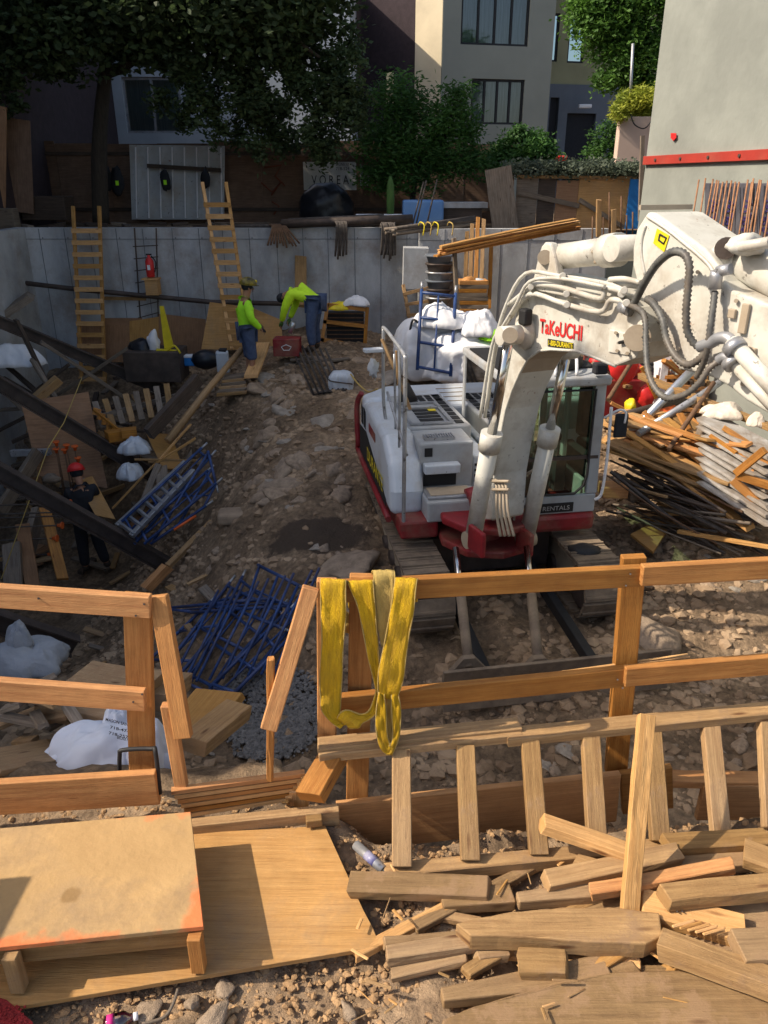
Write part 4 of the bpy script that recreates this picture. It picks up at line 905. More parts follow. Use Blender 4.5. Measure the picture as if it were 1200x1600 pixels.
# bolts, grease nipples and hose clips along the boom and arm
for u,v,o_ in ((962,520,.02),(976,524,.02),(964,548,.02),(980,552,.02),(812,470,.01),(1090,425,.04),(1150,470,.04),(1160,600,.04),(1060,545,.04)): MB().cyl(BP(u,v,o_),BP(u,v,o_+.015),.012,8).build('bolt_head',tan,ex)
# dozer blade
bl=MB(); prof=[(-1.75,.0),(-1.69,.17),(-1.75,.36),(-1.79,.36),(-1.75,.17),(-1.81,-.02)]
bl.prism([E(.0,b,c) for b,c in prof],el*2.02); blo=bl.build('dozer_blade',trackm,ex,bevel=.006)
mb=MB()
for a in (.5,1.6): mb.beam(E(a,.2,.25),E(a,-1.7,.1),.09,.12)
mb.build('blade_arm',black,blo,bevel=.01)
for (ut,vt,ub,vb) in ((712,882,733,1045),(823,880,842,1045)):
    A=P(ut,vt-25,6.6);C=P(ub,vb,5.45); B=A.lerp(C,.42); o=MB().cyl(B,C,.045,16).build('blade_cylinder',trackm,blo); MB().cyl(A,B,.032,12).build('piston_rod',chrome,o)
    MB().prism([C+el*-.22-Z*.1,C+el*.22-Z*.1,C+el*.05+Z*.1,C-el*.05+Z*.1],-ef*.06).build('cylinder_foot',trackm,o)
one(MB().blob(P(914,862,7.05),(.16,.12,.09),.2,8,3),'tire_tube',black,'crumpled black bag with a shiny patch lying on the right track','bag')
mat('mottled_form',(.42,.41,.39),(.24,.20,.16),5,.9,dirt=.8,bump=.3)
# ---------------- pit: steel, timber, tools ----------------
random.seed(21)
def ibeam(p0,p1,h,w,label):
    p0=V(p0);p1=V(p1);d=(p1-p0).normalized();sd=d.cross(Z).normalized();u=sd.cross(d)
    mb=MB(); t=.02
    mb.beam(p0+u*(h/2-t/2),p1+u*(h/2-t/2),w,t); mb.beam(p0-u*(h/2-t/2),p1-u*(h/2-t/2),w,t); mb.beam(p0,p1,.014,h-2*t-.002)
    return one(mb,'steel_beam',steel,label,'steel beam','steel raker beams across the left of the pit')
def ext(a,b,k): return a+(a-b)*k
for (a,b,h,lab) in (((0,503,14.2),(262,612,15.4),.21,'uppermost dark steel beam slanting down below the left ladder'),
     ((0,600,11.6),(238,742,12.6),.22,'second steel beam slanting in front of the leaning brown plywood'),
     ((0,738,9.6),(262,884,10.2),.22,'third steel beam slanting across the worker in the red helmet'),
     ((0,972,7.6),(118,1010,7.9),.24,'lowest steel beam end behind the left railing')):
    A=P(*a);B=P(*b); ibeam(ext(A,B,.12),B,h,.17,lab)

def ladder(name,l0,l1,r0,r1,n,label,m=pineb,rw=.05,rungh=.045,rungt=.03,start=0,cat='ladder',group=None,rung='rung'):
    """rails l0->l1 and r0->r1 (bottom to top)"""
    root=thing(name,label,cat,(l0+r0)/2,group)
    MB().beam(l0,l1,rw,rw*.8).build('rail',m,root,bevel=.003,seg=1); MB().beam(r0,r1,rw,rw*.8).build('rail',m,root,bevel=.003,seg=1)
    for i in range(n):
        t=start+(1-start)*(i+.5)/n*.9
        a=l0.lerp(l1,t);b=r0.lerp(r1,t); off=V((0,-.05,0)); e=(b-a).normalized()*.04
        MB().beam(a+off-e,b+off+e,rungt,rungh).build(rung,m,root)
    return root
ladder('job_ladder',P(128,600,16.2),P(114,322,16.8),P(164,600,16.2),P(155,322,16.8),14,'straight timber site ladder standing at the left of the concrete wall',rw=.065,rungh=.09)
ladder('job_ladder',P(362,545,15.4),P(316,285,16.75),P(392,545,15.4),P(353,285,16.75),13,'taller timber ladder leaning behind the standing worker in green',rw=.065,rungh=.09)
ladder('rebar_ladder',P(222,540,16.8),P(210,356,16.9),P(248,530,16.8),P(244,356,16.9),9,'black steel ladder of thin bars fixed on the concrete wall beside the fire extinguisher',m=steel,rw=.03,rungh=.02,rungt=.02)
ladder('short_ladder',P(640,500,15.2),P(630,445,15.6),P(683,500,15.2),P(676,430,15.6),3,'short weathered timber ladder below the grey pier',m=oldw,rw=.06,rungh=.06)
# extinguisher on its shelf
a=P(236,433,16.7); r=thing('fire_extinguisher','small red fire extinguisher standing on a timber shelf on the concrete wall','extinguisher',a)
MB().lathe(a,[(0,.07),(.02,.085),(.32,.085),(.38,.05),(.4,.03),(.44,.03)],14).build('cylinder_body',redb,r); MB().beam(a+Z*.45-V((.05,0,0)),a+Z*.45+V((.06,0,0)),.03,.03).build('valve_handle',black,r); MB().tube(smooth_path([a+V((.05,0,.42)),a+V((.13,0,.3)),a+V((.1,-.03,.1))],4),.012,6).build('hose',black,r)
MB().box(a+V((0,-.088,.2)),.06,.004,.1).build('paper_tag',white,r)
a=P(236,434,16.7); r=thing('bracket_box','small timber shelf box on the concrete wall under the fire extinguisher','shelf',a-Z*.3)
MB().box(a-Z*.02,.34,.3,.03).build('shelf_board',pineb,r); MB().box(a+V((.02,0,-.19)),.26,.25,.3).build('box_front',ply,r)
# pipe line along the wall
one(MB().tube([P(20,440,16.6),P(120,452,16.7),P(330,472,16.75),P(470,475,16.8)],.05,8),'pipeline',steel,'dark pipe running across the face of the concrete wall','pipe')
one(MB().beam(P(160,466,16.8),P(228,467,16.8),.04,.07),'ledger_board',oldw,'short board fixed on the concrete wall between the left ladder and the steel ladder','board')
plank(P(470,478,16.3),P(470,402,16.85),.24,.05,'broad weathered plank standing upright against the concrete wall',m=oldw,up=(0,1,0))
for i,(u,v0,v1,w_) in enumerate(((150,505,560,.8),(190,503,560,.9),(232,503,565,.8),(285,500,560,1.0))):
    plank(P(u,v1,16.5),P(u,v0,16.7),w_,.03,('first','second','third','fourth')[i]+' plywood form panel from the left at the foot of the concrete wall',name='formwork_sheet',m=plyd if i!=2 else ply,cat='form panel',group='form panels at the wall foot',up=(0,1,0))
one(MB().prism([P(315,545,15.9),P(328,472,16.3),P(392,480,16.2),P(440,500,16.1),P(442,548,15.8)],V((0,-.03,0))),'plywood_sheet',ply,'large tan plywood sheet leaning behind the standing worker in green','plywood')
# left rear stuff
one(rough(P(-40,520,15.4),P(48,462,15.9),.5,.14),'concrete_ledge',greyw,'rough concrete ledge sticking out from the side wall on the far left','ledge',bevel=.03)
cloth(P(22,562,14.3),.5,.35,.3,'white_tarp',white,3); tag(bpy.data.objects['white_tarp'],'crumpled white sheeting at the left edge above the steel beams','sheeting')
r=thing('tool_crate','dark steel crate filled with site junk in front of the form panels','crate',G(245,590))
A=P(245,568,15.2); MB().box(A,1.1,.7,.6).build('crate_body',steel,r,bevel=.02)
one(MB().blob(P(222,543,15.2),(.25,.2,.18),.2,1,3),'bag',tarp,'black rubbish bag on top of the dark steel crate','bag')
one(MB().blob(P(240,535,15.1),(.12,.12,.22),.3,2,3),'white_bag',white,'small white bag standing between black bag and yellow folded sign','bag')
r=thing('caution_sign','yellow folded caution sign standing on the dark crate','sign',P(262,545,15.1))
MB().prism([P(250,478,15.1),P(256,478,15.1),P(272,542,15.1),P(258,548,15.1)],V((0,-.04,0))).build('sign_leaf',yellow,r); MB().beam(P(245,548,15),P(276,550,15),.1,.07).build('base',yellow,r); MB().tube(smooth_path([P(262,548,14.9),P(272,540,14.9),P(282,552,14.9)],4),.02,6).build('hose',yellow,r)
r=thing('cooler','small blue cooler box right of the dark steel crate','cooler',P(297,566,15.3)); MB().box(P(297,564,15.3),.26,.2,.17).build('box',bluep,r,bevel=.02); MB().box(P(297,556,15.3),.27,.21,.04).build('lid',white,r,bevel=.01)
r=thing('water_jug','blue and white plastic pack standing right behind the dirt mound edge','pack',P(348,590,14.6)); MB().box(P(348,565,14.6),.24,.18,.42,rz=.2).build('pack_body',bluegrey,r,bevel=.04); MB().box(P(348,547,14.6),.14,.14,.06).build('pack_cap',black,r,bevel=.01)
one(MB().blob(P(322,562,15.2),(.3,.2,.2),.1,5,2),'bin_bag',tarp,'dark bin bag behind the blue and white pack','bag')
# leaning plywood in the pit
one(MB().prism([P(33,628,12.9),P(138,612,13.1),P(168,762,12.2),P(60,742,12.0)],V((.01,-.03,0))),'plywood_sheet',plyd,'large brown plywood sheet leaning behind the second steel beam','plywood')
one(MB().prism([P(120,752,11.9),P(145,745,12.0),P(181,812,11.3),P(150,806,11.2)],V((0,-.02,.02))),'plywood_sheet',ply,'pale narrow plywood offcut beside the worker in the red helmet','plywood')
one(MB().prism([P(229,679,12.6),P(268,680,12.8),P(287,735,12.0),P(255,734,11.9)],V((0,-.02,.03))),'plywood_sheet',ply,'light plywood offcut in the middle of the crossed battens','plywood')
one(MB().prism([P(278,740,11.6),P(300,703,11.8),P(300,722,11.5),P(282,745,11.4)],V((0,-.02,.03))),'plywood_sheet',greyw,'small grey plywood triangle above the aluminium ladder','plywood')
# crossed battens
for i,(a,b,w_,m_) in enumerate((((176,794,11.5),(246,720,11.6),.05,pineb),((246,722,11.6),(305,685,11.7),.07,pineb),((210,718,11.6),(310,720,11.6),.04,oldw),((246,722,11.6),(298,663,12.0),.04,pineb),((248,725,11.5),(218,800,10.9),.12,greyw),((252,730,11.5),(255,775,11.0),.18,greyw),((232,722,11.7),(262,718,11.7),.05,oldw))):
    plank(P(*a),P(*b),w_,.03,('thin batten reaching down-left from the crossing','short pale stick pointing right at the crossing','flat grey batten lying across the crossing','slim stick pointing up-right from the crossing','grey plank dropping from the crossing onto the ladder','broad short grey plank under the crossing','stub of batten at the heart of the crossing')[i],name='batten',m=m_,cat='batten',group='battens crossed above the aluminium ladder')
p0=P(262,690,12.3);p1=P(378,545,13.9); one(MB().tube([p0,p0.lerp(p1,.5)+Z*.03,p1],[.07,.06,.05],8),'wooden_pole',oldw,'long pale pole lying up the side of the dirt mound','pole')
plank(P(232,678,12.2),P(310,592,13.2),.12,.22,'dark squared timber leaning up left of the long pale pole',m=darkw)
r=thing('pallet','broken timber pallet lying below the uppermost steel beam','pallet',P(215,640,12.9))
for i in range(8):
    u=162+i*15; MB().beam(P(u,668-i*3,12.7),P(u-14+i,628-i*4,13.2),.10,.03).build('slat',(greyw,oldw)[i%2],r)
MB().beam(P(160,650,12.9),P(300,612,13.3),.08,.08).build('stringer',greyw,r)
r=thing('wooden_crate','small open orange wooden crate left of the leaning plywood','crate',P(182,682,12.6))
for i in range(5): MB().beam(P(146+i*7,642+i*8,12.7),P(156+i*7,645+i*7,12.8),.04,.12).build('slat',orangew,r)
MB().beam(P(146,640,12.7),P(186,672,12.5),.03,.04).build('rail',orangew,r); MB().box(P(180,680,12.4),.28,.25,.16,rz=.6).build('end_box',orangew,r); MB().box(P(202,676,12.4),.24,.2,.14,rz=.3).build('end_box',orangew,r)
for (u,v,Y,sx,lab) in ((208,700,12.2,.28,'crumpled pale blue sheeting below the broken pallet'),(203,740,12.0,.22,'pale plastic scrap hanging below the second steel beam')):
    o=cloth(P(u,v,Y),sx,.22,.2,'plastic_sheet',bluegrey,u); tag(o,lab,'plastic sheet')
# loose framing and struts in the left background
for i in range(16):
    u=20+random.random()*170; v=560+random.random()*120; Y=13.6+random.random()*1.2
    a=P(u,v,Y); d=V((random.uniform(-1,1),random.uniform(-.4,.4),random.uniform(-.6,.6))).normalized()*random.uniform(.4,1.0)
    plank(a-d,a+d,.09,.06,'dark loose timber in the shaded heap below the concrete side wall',name='loose_timber',m=(darkw,greyw,darkw)[i%3],cat='timber',group='dark loose timber in the rear left heap')
plank(P(55,625,13.0),P(92,592,13.3),.2,.14,'short thick brown timber block above the leaning brown plywood',m=oldw)
# formwork, left edge
Yq=10.6
for i,(a,b,w_,h_,m_) in enumerate((((70,795,10.8),(98,905,10.2),.16,.1,orangew),((35,820,10.6),(52,920,9.9),.2,.1,plyd),((18,850,10.2),(22,925,9.8),.25,.12,greyw),((60,800,11.0),(30,915,10.0),.1,.3,greyw),((0,800,11.2),(60,705,12),.1,.2,greyw),((62,722,12.6),(80,716,12.5),.2,.4,ply),((18,708,12.2),(78,706,12.1),.1,.1,galv))):
    plank(P(*a),P(*b),w_,h_,('leaning orange-brown form board nearest the red helmet worker','upright brown form board second from the worker','grey form board end at the far left','grey long form sheet sloping between the form boards','dark walkway board at the left frame edge','short upright plywood block at the end of the form','pale top rail of the form beside the bars')[i],name='form_board',m=m_,cat='form board')
orc=MATS['orange_plastic']
k=0
caps=[(88,693),(104,698),(117,700),(88,704),(101,705),(122,718)]
for (u,v) in caps:
    a=P(u,v,11.9); o=thing('starter_bar','upright steel starter bar with an orange cap in front of the leaning brown plywood','steel bar',a-Z*1.0,'capped upright bars before the leaning plywood')
    MB().tube([a-Z*1.0,a],.012,6).build('bar',rust,o); MB().lathe(a-Z*.04,[(0,.025),(.05,.03),(.06,.055),(.08,.055)],10).build('cap',orc,o)
for (u,v) in ((107,786),(101,806),(94,821),(86,841),(79,866),(105,800)):
    a=P(u,v,10.5); b=P(-20,v+4,10.4); o=thing('tie_bar','horizontal steel bar with an orange cap crossing the formwork at the left edge','steel bar',a,'capped horizontal bars over the formwork')
    MB().tube([b,a],.011,6).build('bar',rebar,o); MB().lathe(a-V((.04,0,0)),[(0,.025),(.05,.03),(.06,.055),(.08,.055)],10,V((1,0,0))).build('cap',orc,o)
one(MB().tube([P(2,905,9.6),P(75,700,11),P(100,660,11.6),P(128,590,12.5)],.008,5),'rope',strapt,'thin rope stretched over the steel beams at the left','rope')
one(MB().blob(P(80,748,11.0),(.14,.1,.08),.3,3,2),'glove',greyw,'grey work glove on the second form block','glove')
# aluminium ladder and blue scaffold frames beside it
ladder('aluminium_ladder',P(205,838,9.9),P(303,735,10.9),P(183,822,10.2),P(290,722,11.3),8,'aluminium extension ladder lying in the blue scaffold frames',m=alu,rw=.08,rungh=.05,rungt=.04)
def scaf(c,label,group,n=3,r=.022,name='scaffold',rod=None,mm=blue):
    """c: four corners bl, tl, tr, br"""
    root=thing(name,label,'scaffold frame',c[0],group)
    bl,tl,tr,br=c
    MB().tube([bl,tl],r,8).build('upright',mm,root); MB().tube([br,tr],r,8).build('upright',mm,root)
    for i in range(n+1):
        t=.04+.92*i/n; MB().tube([bl.lerp(tl,t),br.lerp(tr,t)],r*.9,8).build('cross_tube',mm,root)
    MB().tube([bl.lerp(br,.5).lerp(tl.lerp(tr,.5),.04),bl.lerp(br,.5).lerp(tl.lerp(tr,.5),.96)],r*.6,6).build('middle_bar',mm,root)
    for p,q in ((tl,bl),(tr,br)): MB().tube([p,p+(p-q).normalized()*.12],r*.8,8).build('spigot',galv,root)
    return root
g='blue scaffold frames beside the aluminium ladder'
scaf([P(190,815,10.2),P(315,700,11.2),P(330,712,11.3),P(210,850,10)],'blue scaffold frame lying behind the aluminium ladder',g)
scaf([P(225,850,9.8),P(338,755,10.5),P(325,735,10.8),P(215,830,10.1)],'blue scaffold frame lying on the near side of the aluminium ladder',g)
scaf([P(235,850,9.9),P(322,790,10.3),P(338,758,10.6),P(325,705,11)],'skewed blue scaffold frame with a leg in the air right of the aluminium ladder',g,2)
one(MB().tube([P(272,828,10),P(306,806,10.2)],.02,8),'orange_tube',orange,'short orange tube under the blue scaffold frames','tube')
plank(P(262,885,9.4),P(332,815,10.0),.10,.06,'yellowish batten sloping down from the boulder towards the end of the third beam',m=oldw)
plank(P(228,920,9.2),P(262,885,9.4),.14,.12,'thick light timber lying at the end of the third steel beam',m=pine)
for (u,v,w_,) in ((345,810,0),):
    b=MB().box(G(363,812)+Z*.05,.36,.3,.16,rz=.1); one(b,'stone_block',rockm,'pale squared stone block lying alone on the dirt slope','stone',bevel=.05,seg=3)
# scaffold pile, mid left
g='pile of blue scaffold frames behind the left railing'
def Q(u,v,dz=.12): return G(u,v)+Z*dz
fr=[[(180,1090),(330,945),(395,925),(240,1110)],[(250,1065),(360,920),(440,960),(320,1100)],[(300,1080),(380,915),(465,985),(360,1110)],[(250,968),(420,955),(470,965),(300,975)],[(330,1100),(455,975),(470,1005),(365,1112)],[(405,910),(470,945),(440,1010),(380,985)]]
for i,c in enumerate(fr):
    scaf([Q(u,v,  .05+.035*i) for u,v in c],('blue scaffold frame at the left end of the pile, partly behind the post','blue scaffold frame second from the left in the pile','blue scaffold frame in the middle of the pile','flat blue scaffold frame lying across the top of the pile','blue scaffold frame at the right front of the pile','blue scaffold frame highest up the slope in the pile')[i],g,(3,2,3,2,3,2)[i],.019)
for i in range(9):
    u=270+i*20; plank_=MB().tube([Q(u,1095-i*2,.2),Q(u+75+5*math.sin(i*3),965-4*i,.35)],.016,6); one(plank_,'scaffold_tube',blue,'thin blue cross brace lying in the pile of scaffold frames','brace','loose blue braces in the scaffold pile')

# items at the mound top
random.seed(5)
g='bent reinforcement cages lying behind the dirt mound'
for i in range(7):
    a=Q(455+i*9,560+i,.25); b=Q(490+i*8,622-i,.06); c_=Q(560-i*3,600+2*i,.05)
    one(MB().tube([a,b,b.lerp(c_,.15),c_],.022,6),'bent_rebar',rebar,'bent steel bar in the loose bundle behind the dirt mound','steel bar',g)
r=thing('wire_bag','plastic bag of wire coils right of the bent steel bars','bag',G(533,610)); sack(P(533,597,12.9),.17,.15,.19,bluegrey,4,par=r,fold=.15)
r0=P(533,597,12.9)
MB().tube([r0+V((math.cos(t*.5)*.2,math.sin(t*.3)*.1-.1,-.15+.012*t)) for t in range(24)],.012,5).build('wire_coil',steel,r)
one(MB().tube(smooth_path([P(548,585,12.7),P(560,600,12.4),P(575,612,12),P(590,608,11.6)],5),.015,6),'cable',strapt,'pale cable running from the wire bag to the excavator','cable')
r=thing('toolbox','red metal toolbox in front of the bending worker','toolbox',G(449,557)); c_=P(449,541,14.2)
MB().box(c_,.48,.32,.32,rz=-.05).build('box_body',redb if False else red,r,bevel=.015); MB().tube([c_+V((-.09,-.165,.02)),c_+V((-.05,-.17,-.04)),c_+V((.05,-.17,-.04)),c_+V((.09,-.165,.02)),c_+V((0,-.17,.06)),c_+V((-.09,-.165,.02))],.008,5).build('emblem',white,r)
plank(P(392,590,13.3)+Z*.02,P(412,546,14.2)+Z*.1,.24,.05,'clean pale plank on the heap in front of the standing worker',m=pineb)
for i in range(6):
    plank(P(350-i*2,590+i*5,13.5-i*.06),P(382+i*1,586+i*5,13.5-i*.06),.22,.05,'short board in the stack at the top of the long pale pole',name='short_board',m=(bluew if False else greyw,oldw)[i%2],cat='board',group='stacked short boards by the standing worker')
for i in range(7):
    a=P(445+i*9,562+random.random()*8,14.0); plank(a,a+V((random.uniform(.3,.7),random.uniform(-.2,.2),.02)),.1,.04,'thin scrap board under the bending worker',name='scrap_board',m=greyw,cat='board',group='scrap boards round the bending worker')
# orange crate
r=thing('rack','yellow-orange timber rack holding dark mesh against the concrete wall','rack',P(537,545,15.9))
A=lambda u,v,Y=15.7:P(u,v,Y)
for a,b in (((503,535),(512,474)),((570,540),(574,480)),((512,476),(574,484)),((505,502),(573,510)),((500,530),(568,542))): MB().beam(A(*a),A(*b),.07,.07).build('frame_rail',orangew,r)
MB().box(P(540,512,16.0),.75,.4,.62).build('mesh_block',MATS['vent_black'],r)
for k in range(8): MB().box(P(540,490+k*6.5,15.79),.76,.02,.02).build('wire',rust,r)
o=cloth(P(530,480,15.8),.28,.2,.12,'yellow_bag',yellow,6); tag(o,'crumpled yellow bag on the left top of the timber rack','bag')
o=cloth(P(558,473,15.8),.28,.2,.14,'white_sack',white,9); tag(o,'white sack with dark print on the right top of the timber rack','sack')
# hanging bars and rods on the wall top
random.seed(9)
for (u,v,n,bend,lab) in ((432,362,11,0,'fanned rusty steel bars hanging over the wall top at left'),(531,358,8,1,'bent steel bars hooked over the middle of the wall top'),(602,360,10,1,'bent steel bars hooked over the wall top beside the yellow ties')):
    for i in range(n):
        a=P(u-6+i*2.2,v-6,16.75)
        if bend: pts=[a+V((random.uniform(-.3,.3),.5,.05)),a+Z*.06,a+V((.02,-.1,-.05)),P(u-8+i*2.4+random.uniform(-2,2),v+38+random.random()*10,16.75)]
        else: pts=[a+V((-.1,.3,.05)),a,P(u-14+i*5.0,v+18+random.random()*8,16.6)]
        one(MB().tube(smooth_path(pts,3),.02,6),'hanging_bar',rust if not bend else rebar,lab,'steel bar',lab.replace('steel bars','bars'))
for i,(u0,v0,u1,v1,r_,m_) in enumerate(((440,350,645,342,.09,steel),(360,354,560,350,.04,rebar),(380,356,640,349,.05,rebar),(450,345,600,338,.05,rebar))):
    one(MB().tube([P(u0,v0,16.9+.2*i),P(u1,v1,17.0+.2*i)],r_,8),'steel_pipe',m_,('thick dark pipe lying along the top of the concrete wall','thin pipe at the left of the wall top bundle','long dark pipe lowest in the wall top bundle','upper dark pipe behind the thick one on the wall top')[i],'pipe')
for i in range(10):
    one(MB().tube([P(600+random.random()*20,368-random.random()*12,16.4),P(735+random.random()*12,350-random.random()*14,16.9)],.035,6),'bundled_bar',rebar if i%2 else greyw,'dark bar in the strapped bundle over the wall corner','steel bar','bars strapped in the bundle over the wall corner')
for i,u in enumerate((657,668,679,702)):
    one(MB().tube(smooth_path([P(u-3,352,16.3),P(u,347,16.2),P(u+6,352,16.1),P(u+4,368,16.1)],4),.012,6),'yellow_tie',strapt if i%2 else yellow,('leftmost','second','third','rightmost')[i]+' yellow tie around the bar bundle','tie')
r=thing('wrapped_appliance','pale blue plastic wrapped block on the yard right of the black tarpaulin','block',P(660,350,18.3)); MB().box(P(660,333,18.3),.9,.7,.55).build('wrapping',mat('blue_wrap',(.12,.28,.6),(.2,.35,.6),2,.4,bump=.3),r,bevel=.05,seg=3)
r=thing('work_table','dark table with a pale slab top beside the blue wrapped block','table',P(700,350,18.6)); MB().box(P(700,320,18.6),1.7,.8,.12).build('slab_top',conc,r,bevel=.01); MB().box(P(712,336,18.6),1.1,.7,.4).build('table_base',darkw,r,bevel=.01)
o=MB().blob(P(510,325,19.2),(.62,.4,.55),.12,4,4,2,flat=-.6).build('tarpaulin',tarp); tag(o,'black tarpaulin heap below the large white sign','tarpaulin')
one(MB().box(P(592,340,17.8),1.0,.3,.14),'white_board',white,'white board lying behind the thick dark pipe','board',bevel=.01)
one(MB().lathe(P(610,336,17.9),[(0,.08),(.3,.09),(.6,.08),(.78,.02)],10),'green_sleeve',mat('dull_green',(.07,.15,.03)),'upright dull green sleeve in front of the fence','sleeve')
for i,(a,b) in enumerate(((( 645,350),(662,284)),((650,352),(666,282)),((667,350),(683,280)))):
    one(MB().tube([P(*a,17.2),P(*b,17.2)],.018,6),'upright_bar',rebar,('left','middle','right')[i]+' of three dark bars leaning above the strapped bundle','steel bar')
for i,(u,v0,v1) in enumerate(((738,440,350),(747,430,336),(756,432,334),(768,450,372),(730,400,362))):
    plank(P(u-4,v1+110,15.9),P(u,v0-90 if v0-90>v1 else v1,16.3),.08,.05,('leftmost','second','third','fourth','slanting')[i]+' of the rust coloured posts standing behind the lit lumber stack',name='post',m=(oldw,orangew)[i%2],cat='post')
one(MB().beam(P(648,450,16.1),P(650,386,16.1),.5,.45,up=(0,1,0)),'pier',conc,'grey concrete pier under the strapped bundle of bars','pier',bevel=.01)
plank(P(718,560,13.9),P(709,372,14.4),.07,.07,'single grey upright post in front of the lit lumber stack',name='post',m=greyw,cat='post')
# lit lumber stack
for i in range(12):
    j=i%4;k=i//4; e=random.uniform(-10,6)
    plank(P(690+e,396-k*5+j*1.5+random.uniform(-1,1),14.0+j*.16),P(900+random.uniform(-14,6),353-k*5+j*2.5+random.uniform(-1,1),15.2+j*.16),.12,.032,'long orange plank in the lit stack reaching out above the boom',m=(pine,pineb,orangew)[random.randrange(3)],group='orange planks in the raised lumber stack',up=V((random.uniform(-.1,.1),0,1)))
# stacked forms
r=thing('form_stack','tall stack of yellow and grey timber forms right of the white bulk bags','stack',P(740,510,15))
for i in range(11): MB().box(P(738+random.uniform(-2,2),502-i*6.2,15),.55,.4,.07,rz=random.uniform(-.05,.05)).build('form',(orangew,greyw,greyw,orangew,greyw)[i%5],r,bevel=.005)
o=MB().blob(P(732,442,15),(.16,.15,.12),.2,4,3).build('orange_bag',MATS['orange_form_wood']); tag(o,'orange lump on the left top of the form stack','bag')
o=MB().blob(P(748,444,15),(.16,.15,.10),.3,5,3).build('plastic_bundle',bluegrey); tag(o,'pale plastic bundle on the right top of the form stack','bundle')
r=thing('bucket_stack','stack of dark blue-grey tubs left of the grey upright boards','stack',P(686,470,15.4))
for i in range(6): MB().lathe(P(686,478-i*13,15.4),[(0,.2),(.14,.24),(.15,.27),(.18,.27)],16).build('tub',(galv,steel,bluew)[i%3],r)
plank(P(703,500,15.2),P(703,408,15.4),.22,.05,'grey upright board right of the stacked tubs',m=greyw,up=(0,1,0))
# bulk bags
r=thing('bulk_bag','large white bulk bag standing behind the engine hood, left one','bulk bag',P(668,585,13.2))
sack(P(668,545,13.2),.44,.38,.50,white,2,par=r,rot=.2)
r=thing('bulk_bag','large white bulk bag slumped behind the cab, right one with print','bulk bag',P(730,585,12.8))
sack(P(728,562,12.8),.48,.40,.36,white,7,par=r,rot=-.1,fold=.08)
for i,s_ in enumerate(('MASON','718-299','BRONX')): text(s_,P(728,566+i*6,12.33),(1,0,0),Z,.04,ink,r,width=.3)
MB().tube(smooth_path([P(640,520,12.8),P(645,500,12.8),P(655,505,12.8)],4),.02,6).build('lifting_loop',black,r)
for i,(u,v,sx,lab) in enumerate(((690,500,.5,'crumpled white empty bag heaped on the left bulk bag'),(715,530,.5,'folded white bag lying between the bulk bags'),(745,513,.34,'white rolled bag next to the green helmet'),(700,580,.4,'white bag fabric spread on the ground behind the hood'),(735,585,.45,'low white bag right behind the hood'))):
    o=cloth(P(u,v,13.0-.1*i),sx,.35,.30,'empty_bag',white,20+i,amp=.4,fr=2.2); tag(o,lab,'bag')
r=thing('green_helmet','bright green hard hat lying on the white bags','hard hat',P(766,527,12.6)); MB().blob(P(766,525,12.6),(.14,.17,.13),.02,1,3,1,flat=-.5).build('shell',neon,r); MB().lathe(P(766,529,12.6),[(0,.19),(.012,.18)],18).build('brim',neon,r)
scaf([P(652,578,12.4),P(659,452,12.9),P(712,458,12.9),P(704,588,12.3)],'upright blue scaffold frame standing in front of the white bulk bags','upright scaffold frame',3,.028)
one(MB().tube([P(622,535,13.2),P(668,478,13.4)],.025,8),'prop_tube',galv,'pale tube leaning left of the white bulk bags','tube')
# ---------------- right hand side heaps ----------------
random.seed(14)
for i in range(46):
    t=random.random(); a=P(945+random.uniform(-8,90)+t*10,672+random.uniform(-6,20)+t*26,9.6-t*.8); b=P(1190+random.uniform(0,40),780+random.uniform(-40,30)+t*50,7.9-t*.5)
    plank(a+Z*random.uniform(0,.1),a.lerp(b,random.uniform(.55,1.05))+Z*random.uniform(0,.1),random.uniform(.1,.2),.035,'sunlit loose plank in the sloping heap right of the cab',m=random.choice((pine,pineb,oldw,ply)),group='sunlit planks in the heap right of the cab',up=V((random.uniform(-.2,.2),random.uniform(-.3,.1),1)))
for i in range(44):
    t=random.random(); a=P(950+t*70+random.uniform(-6,6),745+random.uniform(-30,60),8.9+random.uniform(-.4,.4)); b=P(1120+t*80,820+random.uniform(-25,50),7.7+random.uniform(-.3,.3))
    one(MB().tube([a,a.lerp(b,.5)+Z*random.uniform(-.05,.06),b],random.choice((.012,.016,.022,.010)),6),'dark_bar',(steel,rebar,rust,greyw)[i%4],'dark bar or pipe in the tangled heap below the sunlit planks','steel bar','dark bars and pipes in the heap right of the cab')
for i in range(30):
    a=P(950+random.random()*150,725+random.random()*90,8.7); d=V((random.uniform(.2,.7),random.uniform(-.6,.1),random.uniform(-.2,.2)))
    plank(a,a+d,.04,.03,'thin splintered batten among the dark bars',name='batten',m=random.choice((oldw,pineb,greyw)),cat='batten',group='splintered battens among the dark bars')
plank(P(1060,830,7.9),P(1205,855,7.2),.05,.04,'bright yellow-ended batten at the foot of the dark bars',m=pineb)
one(MB().tube([P(985,678,9.0),P(1065,595,9.6),P(1085,575,9.7)],.055,10),'aluminium_pole',alu,'shiny aluminium pole propped steeply over the plank heap','pole')
one(MB().tube([P(997,678,8.8),P(1095,618,9.2),P(1150,580,9.6)],.045,10),'grey_pole',galv,'grey tube propped beside the shiny aluminium pole','pole')
one(MB().tube([P(950,655,9.4),P(1100,615,10.4)],.05,8),'grey_pole',steel,'dark grey tube lying flat behind the shiny aluminium pole','pole')
one(MB().tube([P(1045,702,8.4),P(1115,598,9.2)],.03,8),'rusty_pole',rust,'rusty tube leaning right of the grey tubes','pole')
one(MB().tube([P(950,625,9.6),P(998,548,10.4)],.03,8),'rusty_pole',rust,'rusty tube leaning just right of the cab mirror','pole')
